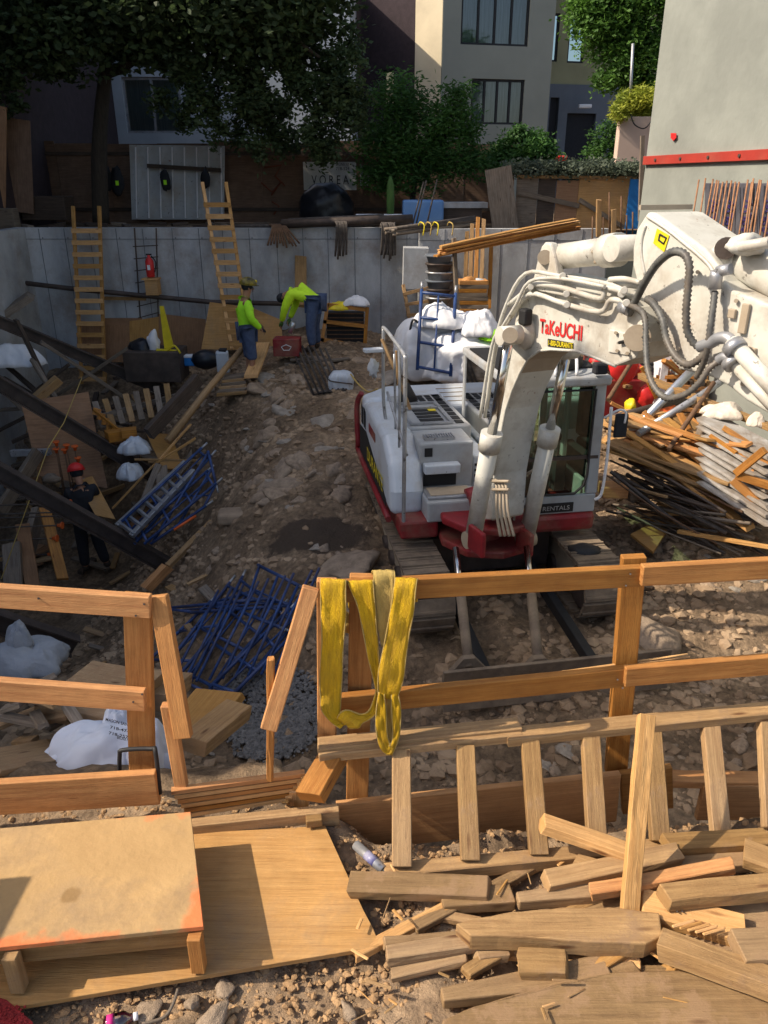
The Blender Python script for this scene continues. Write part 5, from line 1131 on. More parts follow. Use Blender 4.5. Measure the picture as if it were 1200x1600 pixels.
plank(P(1000,587,10),P(1215,672,8.2),.1,.07,'long weathered timber passing under the raised arm',m=oldw)
plank(P(1062,690,8.6),P(1160,772,7.8),.07,.09,'bent grey timber rail in front of the grey panels',m=oldw)
for i in range(9):
    plank(P(1106+random.uniform(-4,8),652+i*12,8.6-i*.07),P(1215,712+i*13,7.9-i*.07),.4,.035,'mottled grey form panel in the slanting stack at the right edge',name='formwork_sheet',m=MATS['mottled_form'],cat='form panel',group='grey form panels at the right edge',up=(.3,-.4,1))
for i,(a,b) in enumerate((((1110,680),(1150,708)),((1130,668),(1210,720)))): plank(P(*a,8.3-i*.05),P(*b,8.0-i*.05),.05,.05,('left','right')[i]+' rust-orange batten lying on the grey form panels',name='batten',m=orangew,cat='batten')
r=thing('timber_rack','open yellow timber frame on the grey form panels at right','frame',P(1170,745,7.6))
for a,b in (((1150,740),(1195,703)),((1150,742),(1212,762)),((1145,750),(1190,790))): MB().beam(P(*a,7.7),P(*b,7.5),.06,.08).build('frame_rail',pine,r,bevel=.004,seg=1)
o=cloth(P(1128,644,8.7),.26,.2,.12,'canvas_sheet',mat('canvas',(.70,.62,.52),(.6,.52,.42),4,.8,bump=.4),33,amp=.35); tag(o,'cream canvas sheet draped over a log in front of the arm','canvas')
o=cloth(P(1182,660,8.4),.09,.08,.12,'canvas_scrap',MATS['canvas'],34); tag(o,'small cream scrap of canvas at the right edge','canvas')
one(MB().cyl(P(1098,690,8.5),P(1112,650,8.7),.11,14),'log',greyw,'grey log stub under the cream canvas sheet','log')
# red gang box and orange rack behind the cab
r=thing('gang_box','open dark red steel tool box full of red and orange gear behind the cab','tool box',P(980,640,11.5))
c_=P(985,612,11.5); MB().box(c_,1.3,.8,.55).build('box_body',red,r,bevel=.02); MB().box(c_+V((0,.45,.55)),1.3,.05,.6).build('lid',red,r,bevel=.01)
for i in range(22):
    o=MB().blob(c_+V((random.uniform(-.6,.6),random.uniform(-.35,.25),.3+random.random()*.2)),(random.uniform(.06,.2),.1,.07),.3,i,2,2).build('stowed_tool',(redb,ventm,orc,redb)[i%4],r)
one(MB().box(P(1028,585,11.2),.10,.5,1.0),'white_sheet',white,'upright white panel right of the red tool box','panel')
r=thing('orange_rack','orange timber shelving behind the corrugated hoses','rack',P(1060,620,11))
for u in (1040,1070,1100): MB().beam(P(u,650,11),P(u,548,11.2),.08,.08).build('post',orangew,r)
for v in (565,600,635): MB().beam(P(1036,v,10.9),P(1105,v+8,10.9),.1,.05).build('shelf',pine,r)
for i in range(7): MB().box(P(1046+i*9,620,11.05),.05,.2,.5).build('stored_board',(oldw,greyw)[i%2],r)
for i,(u,v,sx,m_,lab) in enumerate(((1010,618,.12,redb,'bright red jacket hanging on the tool box'),(1040,648,.16,orange,'orange bucket below the orange shelving'),(985,635,.08,yellow,'yellow piece beside the red jacket'),(975,570,.2,redb,'red canister on top of the tool box'))):
    one(MB().blob(P(u,v,10.8),(sx,.12,sx*1.4),.2,i,3),('jacket','bucket','tool','canister')[i],m_,lab,('jacket','bucket','tool','canister')[i])
for i in range(10):
    plank(P(945+random.random()*80,640+random.random()*30,10.2),P(1010+random.random()*80,650+random.random()*30,9.8),.25,.04,'flat board under the aluminium pole at the top of the plank heap',name='flat_board',m=random.choice((ply,pine,oldw)),cat='board',group='flat boards at the top of the plank heap')
one(MB().box(P(958,765,8.6),.3,.25,.14),'timber_block',pine,'sawn orange timber block lying right of the cab foot','block',bevel=.01)
one(MB().box(P(995,770,8.6),.3,.25,.1,rz=.2),'timber_block',greyw,'grey timber block beside the sawn orange block','block',bevel=.01)
one(MB().prism([PZ(985,838,-1.12),PZ(1015,822,-1.1),PZ(1042,832,-1.1),PZ(1020,866,-1.12)],Z*.03),'plywood_sheet',ply,'muddy olive plywood piece on the dirt right of the right track','plywood')
# structural props at the far right of the yard wall
for i in range(8):
    u=925+i*9; one(MB().tube([P(u,400,16.2),P(u+random.uniform(-2,3),300+random.random()*45,16.2)],.016,6),'standing_bar',rust,'thin rusty bar standing in front of the timber fence','steel bar','thin bars in front of the timber fence')
for i,u in enumerate((935,958)): plank(P(u,370,16.1),P(u+1,312+i*15,16.1),.09,.09,('left','right')[i]+' brown stump post in front of the timber fence',name='post',m=oldw,cat='post')
random.seed(77)
for i in range(26):
    u=20+i*30+random.random()*20
    a=V((P(u,352,18).x,random.uniform(17.5,19.4),1.83)); d=V((random.uniform(-.6,.6),random.uniform(-.3,.3),.02))
    plank(a,a+d,.14,.06,'scrap timber lying on the yard behind the retaining wall',name='yard_scrap',m=random.choice((darkw,greyw)),cat='timber',group='scrap timber on the yard')
one(MB().box(P(75,325,18.6),1.0,.6,.5),'bench_box',darkw,'low dark timber box in the left rear corner of the yard','box',bevel=.02)

# clutter lying on the pit floor at the left
random.seed(404)
k=0
while k<70:
    u=random.uniform(0,250);v=random.uniform(570,900); p=G(u,v)
    if p.y>16.3: continue
    th=random.random()*3.14; L_=random.uniform(.3,.9); d=V((math.cos(th),math.sin(th),random.uniform(-.15,.25)))*L_; m_=random.choice((greyw,darkw,oldw,greyw,plyd))
    plank(p+Z*.1-d/2,p+Z*random.uniform(.1,.3)+d/2,random.uniform(.05,.22),random.uniform(.025,.08),'loose board or timber scattered over the deep left part of the pit',name='scattered_board',m=m_,cat='timber',group='loose timber scattered in the left pit'); k+=1
for k in range(16):
    u=random.uniform(150,330);v=random.uniform(880,1060); p=G(u,v); th=random.random()*3.14; d=V((math.cos(th),math.sin(th),.1))*random.uniform(.2,.5)
    plank(p+Z*.06-d/2,p+Z*.1+d/2,random.uniform(.04,.14),.03,'small timber scrap on the dirt slope above the blue scaffold pile',name='scattered_board',m=random.choice((greyw,oldw2,oldw)),cat='timber',group='timber scraps on the slope')
for k in range(14):
    u=random.uniform(960,1110);v=random.uniform(560,660); p=P(u,v,10.6+random.random()); d=V((random.uniform(-.5,.5),random.uniform(-.3,.3),random.uniform(-.5,.5)))
    plank(p-d,p+d,.07,.05,'propped timber in the clutter behind the aluminium pole',name='propped_timber',m=random.choice((oldw,pine,orangew,greyw)),cat='timber',group='propped timbers behind the aluminium pole')

random.seed(909)
for i in range(34):
    t=random.random(); a=P(958+random.uniform(-10,120),655+random.uniform(0,40),9.3-t*.4)+Z*.1; b=P(1110+random.uniform(-40,120),730+random.uniform(-25,80),8.2-t*.4)+Z*.12
    plank(a,a.lerp(b,random.uniform(.5,1.1)),random.uniform(.06,.16),.028,'sunlit long tan plank on top of the sloping heap right of the cab',m=random.choice((pineb,ply,pine,oldw)),group='tan planks on top of the heap right of the cab',up=V((random.uniform(-.3,.1),random.uniform(-.3,.1),1)))
# ---------------- foreground ----------------
random.seed(31)
YR=2.75
def W(a,b,w,h,label,m=pine,**k): return plank(P(*a),P(*b),w,h,label,m=m,**k)
rail=thing('guardrail','sunlit orange timber guard rail on the left with post and two rails','guard rail',P(215,1205,YR))
def part(a,b,w,h,nm,par,m=pine,up=Z): return MB().beam(P(*a),P(*b),w,h,up).build(nm,m,par,bevel=.004,seg=1)
part((215,928,2.80),(223,1212,2.80),.115,.04,'post',rail,up=(0,1,0))
part((-80,925,2.74),(236,947,2.74),.04,.10,'top_rail',rail)
part((-80,1070,2.74),(228,1093,2.74),.04,.105,'middle_rail',rail)
part((248,930,2.78),(287,1152,2.62),.075,.04,'brace',rail,up=(0,1,0))
part((262,1100,2.66),(284,1228,2.66),.055,.04,'stub_post',rail,up=(0,1,0))
one(MB().beam(P(-80,1250,2.6),P(247,1229,2.66),.04,.175),'kick_board',pine,'wide orange board standing on edge behind the paint-edged platform','board',bevel=.004)
one(MB().tube(smooth_path([P(187,1215,2.72),P(187,1180,2.72),P(192,1172,2.72),P(236,1170,2.72),P(243,1176,2.70),P(250,1240,2.66)],4),.010,8),'steel_staple',black,'black bent steel bar looped round the foot of the left post','steel bar')
rail=thing('guardrail','long orange timber guard rail on the right with the yellow sling over it','guard rail',P(970,1200,2.9))
part((511,905,2.82),(511,1165,2.82),.085,.04,'post',rail,up=(0,1,0))
part((566,898,2.86),(558,1250,2.86),.105,.04,'post',rail,up=(0,1,0))
part((990,868,3.02),(962,1205,3.02),.105,.045,'post',rail,up=(0,1,0))
part((500,925,2.77),(1000,899,2.96),.04,.095,'top_rail',rail)
part((1001,898,2.93),(1290,882,2.99),.04,.095,'top_rail',rail)
part((512,1102,2.78),(985,1055,2.96),.04,.10,'middle_rail',rail)
part((975,1056,2.93),(1290,1030,3.0),.04,.10,'middle_rail',rail)
part((486,918,2.76),(420,1138,2.60),.07,.05,'brace',rail,up=(0,1,0))
plank(P(423,1028,2.66),P(422,1218,2.66),.03,.03,'thin upright stake under the slanting brace of the right rail',name='stake',cat='stake',up=(0,1,0))
for i in range(4): plank(P(860+i*6,1052-i,2.99),P(1075+i*3,1022+i*4,3.02),.012,.006,'split splinter of wood sticking out behind the middle rail',name='splinter',m=pineb,cat='splinter',group='splinters behind the middle rail')
# stud frame leaning in the foreground
sf=thing('stud_wall','weathered leaning stud frame below the right guard rail','stud frame',P(900,1340,2.45))
part((497,1176,2.70),(812,1144,2.84),.09,.045,'top_plate',sf,oldw); part((497,1166,2.72),(812,1134,2.86),.085,.038,'top_plate',sf,oldw)
part((790,1152,2.81),(1290,1102,3.0),.09,.045,'top_plate',sf,oldw)
for a,b in (((627,1172),(628,1355)),((727,1165),(735,1345)),((828,1155),(842,1336)),((922,1148),(932,1310)),((1018,1140),(1031,1315)),((1109,1130),(1126,1306)),((1197,1122),(1206,1295))):
    part((a[0],a[1],2.72+(a[0]-627)*.0004),(b[0],b[1],2.36+(b[0]-627)*.0004),.083,.045,'stud',sf,oldw,up=(0,1,0))
part((600,1366,2.36),(1290,1302,2.62),.07,.06,'sill',sf,oldw)
W((1010,1118,2.62),(983,1428,2.12),.07,.035,'pale slanting stake propped across the stud frame',pineb,name='stake',cat='stake',up=(0,1,0))
wood('kick_ply',(.56,.28,.09),(.42,.19,.055),knots=False,dirt=.4)
one(MB().beam(P(528,1292,2.78),P(965,1244,2.92),.035,.30),'kick_board',MATS['kick_ply'],'wide brown board on edge behind the left studs','board',bevel=.004)
one(MB().beam(P(970,1238,2.95),P(1050,1228,2.95),.035,.26),'kick_board',MATS['kick_ply'],'short brown board piece right of the wide board on edge','board',bevel=.004)
one(MB().beam(P(1092,1252,2.95),P(1290,1250,2.97),.035,.22),'kick_board',MATS['kick_ply'],'brown board on edge at the right behind the studs','board',bevel=.004)
W((1000,1216,2.98),(1290,1218,3.0),.09,.04,'flat board lying above the brown board at right',pine)
one(MB().beam(P(300,1296,2.60),P(530,1272,2.68),.05,.085),'edge_board',oldw,'dark edge board between platform and lower plywood sheet','board',bevel=.004)
# nested stack of mitred boards
for i in range(6):
    z=.235-.028*i; a=PZ(268+5*i,1236+7.0*i,z); b=PZ(476-6*i,1208+7.8*i,z); c=PZ(481-6*i,1250,z-.02*(6-i)*.5)
    o=thing('mitred_board','thin board in the nested stack beside the sawn block','board',a,'nested stack of thin boards'); MB().beam(a,b,.03,.020).build('long_leg',(pine,pineb)[i%2],o); MB().beam(b+V((0,-.016,0)),PZ(477-6*i,1262-2*i,.02),.022,.03,up=(1,0,0)).build('short_leg',pineb,o)
W((484,1246,2.52),(521,1182,2.72),.11,.085,'chunky sawn timber block right of the nested boards',pine,name='timber_block',cat='block')
# pit floor pieces seen behind the nested boards
W((280,1160,3.45),(345,1083,3.9),.3,.06,'pale broad board propped below the blue scaffold pile',ply)
W((300,1165,3.3),(372,1108,3.7),.18,.08,'shallow trough-like board right of the pale broad one',oldw)
W((100,1075,3.9),(215,1095,3.7),.5,.1,'thick muddy board behind the middle rail at left',oldw2); W((220,1095,3.8),(265,1060,4.1),.3,.1,'muddy chunk of timber beside the left post',oldw2)
W((-30,1195,3.0),(90,1172,3.4),.3,.03,'dirty plank under the white print bag at the left edge',oldw2)
for i in range(16):
    u=random.uniform(-10,110);v=random.uniform(1070,1170); a=P(u,v,3.6); d=V((random.uniform(.1,.35),random.uniform(-.2,.2),random.uniform(-.1,.1)))
    plank(a,a+d,.06,.03,'short broken timber scrap in the heap at the left edge',name='scrap_piece',m=random.choice((oldw2,greyw,oldw)),cat='timber',group='broken scraps left of the white print bag')
# gravel sacks
r=thing('print_bag','white woven bag with black print slumped behind the left guard rail','bag',P(170,1210,3.3))
bagm=mat('bag_white',(.62,.66,.76),(.55,.60,.70),3,.6,bump=.35,bsc=7)
cloth(P(178,1168,3.3),.34,.24,.17,'bag_body',bagm,41,r,amp=.2)
cloth(P(236,1185,3.22),.12,.14,.2,'bag_fold',bagm,43,r); cloth(P(105,1185,3.3),.13,.12,.1,'bag_fold',bagm,44,r); cloth(P(182,1128,3.38),.08,.06,.1,'bag_handle',bagm,45,r)
for i,(s_,u,v,w_) in enumerate((('MASON SAND',165,1126,.13),('718-474',172,1138,.10),('718-257',170,1147,.10),('BRONX NY',183,1154,.07))): text(s_,P(u,v,3.08),V((1,-.1,-.22)),V((.15,.3,1)),.016,ventm,r,width=w_,bold=.02)
o=cloth(P(38,1028,6.2),.4,.3,.22,'bulk_sack',mat('sack_grey',(.35,.37,.4),(.28,.3,.33),3,.7,bump=.4),51); tag(o,'dull white sack lying below the lowest steel beam','sack')
o=cloth(P(30,1000,6.2),.12,.1,.2,'sack_neck',MATS['sack_grey'],52); tag(o,'knotted white sack corner standing up at the left','sack')
# platform
pm=mat('orange_edged_plywood',(.50,.32,.14),(.40,.25,.105),2.2,.75,coord='Object',dirt=.75,bump=.2)
N,L=nodes_of(pm); bs=N['Principled BSDF']; prev=bs.inputs['Base Color'].links[0].from_socket
tc=N.new('ShaderNodeTexCoord'); sx=N.new('ShaderNodeSeparateXYZ'); L.new(tc.outputs['Object'],sx.inputs[0])
def mth(op,a,b=None):
    n=N.new('ShaderNodeMath'); n.operation=op
    for i,x in enumerate((a,b)):
        if x is None: continue
        if isinstance(x,(int,float)): n.inputs[i].default_value=x
        else: L.new(x,n.inputs[i])
    return n.outputs[0]
pA=PZ(-60,1299,.25);pB=PZ(298,1268,.25);pC=PZ(318,1447,.25);pD=PZ(-60,1486,.25); cen=(pA+pB+pC+pD)/4
dx=mth('SUBTRACT',(pB.x+pC.x)/2-cen.x,sx.outputs[0]); dyf=mth('ADD',sx.outputs[1],cen.y-(pC.y+pD.y)/2); dyb=mth('SUBTRACT',(pA.y+pB.y)/2-cen.y,sx.outputs[1])
nn=N.new('ShaderNodeTexNoise'); nn.inputs['Scale'].default_value=13; nn.inputs['Detail'].default_value=6; L.new(tc.outputs['Object'],nn.inputs[0])
dmin=mth('MINIMUM',mth('MINIMUM',mth('ADD',dx,.02),dyf),mth('ADD',dyb,.05)); dd_=mth('ADD',dmin,mth('MULTIPLY',nn.outputs[0],.17)); rp=N.new('ShaderNodeValToRGB'); L.new(dd_,rp.inputs[0]); e=rp.color_ramp.elements; e[0].position=.065; e[0].color=(.8,.8,.8,1); e[1].position=.115; e[1].color=(0,0,0,1)
mx=N.new('ShaderNodeMixRGB'); L.new(rp.outputs[0],mx.inputs[0]); L.new(prev,mx.inputs[1]); mx.inputs[2].default_value=(.70,.17,.05,1)
# one round water stain
q=PZ(112,1398,.25)-cen; vm=N.new('ShaderNodeVectorMath'); vm.operation='DISTANCE'; L.new(tc.outputs['Object'],vm.inputs[0]); vm.inputs[1].default_value=tuple(q)
s2=mth('ADD',vm.outputs['Value'],mth('MULTIPLY',nn.outputs[0],.05)); r3=N.new('ShaderNodeValToRGB'); L.new(s2,r3.inputs[0]); e=r3.color_ramp.elements; e[0].position=.050; e[0].color=(.75,.75,.75,1); e[1].position=.066; e[1].color=(0,0,0,1)
m2=N.new('ShaderNodeMixRGB'); L.new(r3.outputs[0],m2.inputs[0]); L.new(mx.outputs[0],m2.inputs[1]); m2.inputs[2].default_value=(.24,.14,.05,1); L.new(m2.outputs[0],bs.inputs['Base Color'])
pf=thing('step_platform','raised plywood step platform with orange sprayed edges in the left foreground','platform',cen-Z*.25)
MB().prism([pA,pB,pC,pD],-Z*.022).build('top_sheet',pm,pf,org=cen,bevel=.002,seg=1)
def on(a,b,w,h,nm,m=oldw): return MB().beam(a,b,w,h).build(nm,m,pf,bevel=.003,seg=1)
fl=PZ(-60,1486,.25)+Z*-.075+V((0,.05,0)); frt=PZ(300,1449,.25)+Z*-.075+V((-.02,.04,0)); on(fl,frt,.04,.10,'front_joist')
on(pA+V((0,-.03,-.075)),pB+V((-.05,-.04,-.075)),.04,.10,'rear_joist'); on(pB+V((-.03,-.08,-.075)),pC+V((-.045,.08,-.075)),.04,.10,'side_joist')
for u,v in ((14,1482),(303,1452)):
    b=PZ(u,v,.25)+V((0,.0,-.03)); MB().beam(b,b-Z*.175,.05,.045,up=(0,1,0)).build('leg',pine if u>100 else oldw,pf,bevel=.003,seg=1)
z=.035
sh=MB().prism([PZ(-80,1590,z),PZ(594,1478,z),PZ(582,1448,z),PZ(568,1422,z),PZ(508,1290,z),PZ(330,1300,z),PZ(-80,1330,z)],-Z*.022)
one(sh,'plywood_sheet',ply,'large sunlit plywood sheet lying under and right of the step platform','plywood',bevel=.002)
one(MB().beam(PZ(478,1284,.07),PZ(503,1281,.07),.04,.04),'small_block',oldw,'tiny wood block at the rear corner of the sunlit plywood sheet','block',bevel=.004)
# spray can
a=PZ(556,1320,.05);b=PZ(600,1360,.05); d=(b-a).normalized(); r=thing('spray_can','silver and purple spray can lying between plywood sheet and stud frame','spray can',(a+b)/2)
MB().cyl(a,b,.021,18).build('can',galv,r); L1=(b-a).length
MB().cyl(a+d*L1*.40,a+d*L1*.72,.0214,18).build('purple_band',mat('purple_label',(.10,.10,.28),(.35,.35,.45),14,.4),r)
MB().tube([b,b+d*.012,b+d*.014,b+d*.03],[.017,.012,.010,.010],14).build('black_nozzle',black,r)
# bottle, mat, wire
r=thing('plastic_bottle','clear plastic bottle with a pink label at the bottom left edge','bottle',PZ(188,1594,.0)); a=PZ(162,1602,.0);b=PZ(205,1590,.0); d=(b-a).normalized()
MB().tube([a,a+d*.01,a+d*.07,a+d*.085,a+d*.1],[.018,.028,.028,.016,.012],16).build('bottle_body',clearp,r); MB().cyl(a+d*.012,a+d*.035,.0285,16).build('pink_label',mat('pink',(.7,.03,.25)),r); MB().cyl(a+d*.1,a+d*.115,.014,14).build('cap',white,r)
rm=mat('red_mat',(.42,.03,.03),(.25,.02,.02),30,.8,bump=1,bsc=60)
mb=MB(); mb.prism([PZ(-30,1555,.02),PZ(12,1568,.02),PZ(52,1602,.02),PZ(60,1625,.02),PZ(-30,1625,.02)],Z*.02)
for i in range(60):
    p=PZ(random.uniform(-20,40),random.uniform(1572,1610),.04)
    mb.cyl(p,p+Z*.004,.005,6)
one(mb,'rubber_mat',rm,'corner of a red studded mat at the bottom left','mat')
one(MB().tube(smooth_path([PZ(222,1600,.03),PZ(255,1590,.03),PZ(270,1570,.05),PZ(278,1545,.06)],5),.006,6),'cable_end',greyw,'grey bent cable end below the platform','cable')
# timber heap bottom right: (p0,z)(p1,z) width height material label
TL=[((548,1382,.06),(765,1390,.06),.10,.05,oldw2,'thin tapered board left of the heap under the sill'),
((604,1493,.05),(760,1470,.05),.06,.045,oldw2,'short bar of timber reaching towards the plywood sheet'),
((742,1492,.03),(790,1486,.03),.07,.04,oldw2,'tiny stub beside the short bar'),
((690,1560,.03),(950,1520,.03),.12,.05,oldw2,'muddy plank below the long tapering plank'),
((812,1505,.08),(886,1508,.08),.10,.05,oldw,'short offcut under the front of the long plank'),
((808,1408,.06),(1010,1388,.06),.09,.06,oldw2,'muddy bar behind the long tapering plank'),
((852,1378,.10),(1060,1334,.11),.08,.05,oldw,'pale bar lying below the foot of the studs'),
((922,1394,.13),(1146,1352,.16),.055,.045,pine,'reddish narrow stick across the middle of the heap'),
((847,1286,.20),(978,1332,.13),.08,.05,pineb,'split board sloping down between the studs'),
((1000,1412,.10),(1160,1455,.10),.12,.05,pineb,'splintered plank with yellow heartwood'),
((1036,1402,.16),(1230,1384,.17),.085,.06,oldw,'squared grey timber with nails on the right'),
((1032,1475,.12),(1260,1560,.12),.09,.08,oldw,'long dressed timber sloping out at the lower right'),
((1150,1484,.15),(1240,1478,.15),.13,.06,oldw2,'thick block end at the right edge'),
((1162,1332,.12),(1240,1360,.12),.12,.05,oldw,'short timber at the right edge below the sill'),
((1060,1430,.06),(1230,1440,.06),.30,.05,oldw2,'wide muddy board beneath the squared timber'),
((960,1352,.06),(1180,1340,.06),.10,.05,oldw2,'flat board half buried behind the reddish stick'),
((1040,1320,.10),(1200,1312,.10),.09,.05,oldw,'weathered board close in front of the sill'),
((690,1415,.03),(800,1400,.03),.10,.05,oldw2,'half buried stub behind the tapering plank'),
((900,1350,.04),(960,1372,.05),.09,.05,oldw,'small cross block below the split board'),
((940,1545,.02),(1010,1532,.02),.14,.05,oldw2,'sunken piece between the two bottom planks'),
((1090,1318,.05),(1140,1392,.05),.10,.05,oldw2,'cross timber under the reddish stick'),
((1150,1395,.05),(1230,1420,.06),.14,.06,oldw,'broad end beneath the right timber')]
def slab(pts,z,th,m_,lab):
    q=[PZ(u,v,z) for u,v in pts]; Q_=[]
    for i in range(len(q)):
        a=q[i];b=q[(i+1)%len(q)]; n=max(1,int((b-a).length/.04))
        for k in range(n): p=a.lerp(b,k/n); Q_.append(p+noise.noise_vector(p*18)*.004)
    one(MB().prism(Q_,-Z*th),'wood_plank',m_,lab,'plank',bevel=.006)
slab([(712,1442),(735,1436),(800,1424),(880,1417),(970,1418),(1030,1426),(1036,1462),(1010,1474),(900,1470),(800,1462),(735,1462)],.135,.08,oldw,'long thick tapering plank in the centre of the heap')
slab([(690,1592),(740,1572),(820,1549),(900,1530),(960,1518),(1060,1515),(1230,1548),(1240,1640),(690,1640)],.07,.06,oldw2,'broad muddy plank along the bottom of the picture')
for (a,b,w_,h_,m_,lab) in TL:
    p0=PZ(*a);p1=PZ(*b); taper={'w1':w_*1.1,'h1':h_*1.3} if 'tapering' in lab else {}
    if 'tapering' in lab: p=MB().beam(p0,p1,.05,.05,Z,w_,h_*1.1); one(p,'wood_plank',m_,lab,'plank',bevel=.006)
    else: plank(p0,p1,w_,h_,lab,m=m_,bev=.005,up=V((random.uniform(-.12,.12),random.uniform(-.15,.05),1)))
for i in range(5):
    p=PZ(1050+i*12,1448+i*3,.14); plank(p,p+V((.09,.02,.01)),.012,.01,'splinter of yellow heartwood on the broken plank',name='splinter',m=pineb,cat='splinter',group='splinters on the broken plank')
for u in (1058,1066): one(MB().cyl(PZ(u,1424,.08),PZ(u,1424,.14),.003,6),'nail',steel,'nail sticking out below the squared grey timber','nail','nails below the squared grey timber')

# ---------------- yellow sling over the rail ----------------
sg=thing('lifting_sling','worn yellow webbing lifting sling hung over the right guard rail','sling',P(560,915,2.72))
def strap(rows,m,name='webbing'):
    """rows: (uL,vL,uR,vR,Y) down the strap"""
    Ls=smooth_path([P(a,b,Y) for a,b,c,d,Y in rows],5); Rs=smooth_path([P(c,d,Y) for a,b,c,d,Y in rows],5)
    vs=[];fs=[];uv=[];s=0;K=6
    for i,(l,r_) in enumerate(zip(Ls,Rs)):
        if i: s+=(l-Ls[i-1]).length
        n=(r_-l).cross(V((0,0,1))); n=n.normalized() if n.length>1e-4 else V((0,-1,0))
        for k in range(K+1):
            t=k/K; bul=.004*math.sin(t*math.pi*2)*math.sin(i*.9)+.003*noise.noise((s*14,t*3,i*.1))
            if k in (2,4): bul-=.0035
            vs.append(l.lerp(r_,t)-n*(-bul))
    n=len(Ls); s=0
    for i in range(n-1):
        ds=(Ls[i+1]-Ls[i]).length
        for k in range(K):
            fs.append((i*(K+1)+k,i*(K+1)+k+1,(i+1)*(K+1)+k+1,(i+1)*(K+1)+k)); uv.append([(s,k/K*.1),(s,(k+1)/K*.1),(s+ds,(k+1)/K*.1),(s+ds,k/K*.1)])
        s+=ds
    mb=MB(); mb.add(vs,fs,uv,True); o=mb.build(name,m,sg,fix=False,thick=.006)
    e=MB()
    for side,q in ((0,Ls),(1,Rs)): e.tube(q,.0035,6)
    e.build('stitched_edge',strapt,o); return o
Yn=2.72
strap([(504,950,540,950,2.86),(503,915,541,915,2.84),(502,905,541,907,2.77),(501,912,540,914,2.735),(502,960,540,962,Yn),(503,1010,536,1012,Yn),(500,1060,534,1064,Yn),(501,1090,532,1098,Yn),(504,1112,532,1122,2.70),(520,1130,538,1132,2.69),(532,1138,542,1128,2.68)],strapm)
strap([(527,1122,546,1138,2.68),(534,1112,560,1137,2.68),(545,1110,566,1130,2.69),(565,1116,580,1122,2.70),(578,1108,588,1112,2.71),(588,1080,592,1092,2.73)],strapm)
strap([(545,950,582,950,2.88),(543,918,582,912,2.86),(543,909,581,907,2.78),(546,915,583,912,2.745),(560,950,586,950,2.74),(568,990,589,988,2.74),(576,1030,592,1028,2.74),(584,1062,594,1062,2.74),(590,1090,598,1090,2.73)],strapm)
strap([(583,950,618,950,2.9),(581,900,616,900,2.88),(583,892,615,892,2.80),(584,900,617,902,2.755),(587,950,618,950,2.75),(592,985,612,985,2.75),(597,1010,604,1008,2.75)],strapt)
strap([(617,940,652,940,2.88),(619,912,653,912,2.85),(618,903,652,905,2.77),(617,912,650,915,2.715),(611,950,646,955,2.70),(602,1000,637,1005,2.70),(592,1050,630,1060,2.70),(591,1082,622,1085,2.71),(596,1092,616,1092,2.72)],strapm)
strap([(592,1082,600,1085,2.70),(588,1110,603,1112,2.69),(588,1140,604,1142,2.68),(593,1165,608,1160,2.68),(603,1178,612,1168,2.68),(612,1178,613,1166,2.68)],strapm)
strap([(622,1082,612,1085,2.71),(626,1110,612,1112,2.70),(625,1140,614,1142,2.69),(621,1160,613,1158,2.68),(612,1180,608,1166,2.68)],strapm)
strap([(606,1088,616,1088,2.74),(603,1115,616,1115,2.74),(604,1145,615,1145,2.73),(606,1165,612,1165,2.70)],strapt)
strap([(536,952,556,966,2.86),(540,965,562,975,2.86),(538,978,562,984,2.87),(536,988,545,990,2.88)],strapt)

# smaller broken pieces filling the heap, and nail heads on the rails
random.seed(808)
for i in range(20):
    u=random.uniform(620,1210);v=random.uniform(1330,1560) if u>760 else random.uniform(1370,1560); z=random.uniform(.0,.05); p=PZ(u,v,z); th=random.uniform(-.5,.6)
    d=V((math.cos(th),math.sin(th),random.uniform(-.12,.12)))*random.uniform(.08,.32)
    plank(p-d,p+d,random.uniform(.03,.06),random.uniform(.0255,.035),'small broken timber piece half buried in the foreground heap',name='timber_piece',m=random.choice((oldw,oldw2,oldw2,pineb)),cat='timber',group='small pieces in the foreground heap')
for i in range(46):
    u=random.uniform(560,1200);v=random.uniform(1340,1590); p=PZ(u,v,random.uniform(.02,.10)); th=random.random()*3.1
    d=V((math.cos(th),math.sin(th),random.uniform(-.1,.15)))*random.uniform(.015,.06)
    plank(p-d,p+d,random.uniform(.004,.014),.005,'thin wood splinter lying in the foreground heap',name='splinter',m=random.choice((pineb,oldw)),cat='splinter',group='splinters in the foreground heap')
for g_,lst in ((bpy.data.objects['guardrail'],((225,944),(212,962),(222,1085),(208,1097),(60,935))),(bpy.data.objects['guardrail.001'],((512,916),(560,925),(985,897),(978,915),(1015,905),(1040,912),(1150,892),(965,1062),(973,1075),(990,1060),(990,1070),(1120,1050)))):
    for u,v in lst:
        Y_=2.715 if u<300 else 2.74+(u-500)*.00038; o=MB().cyl(P(u,v,Y_),P(u,v,Y_+.01),.0045,8).build('nail_head',steel,g_)
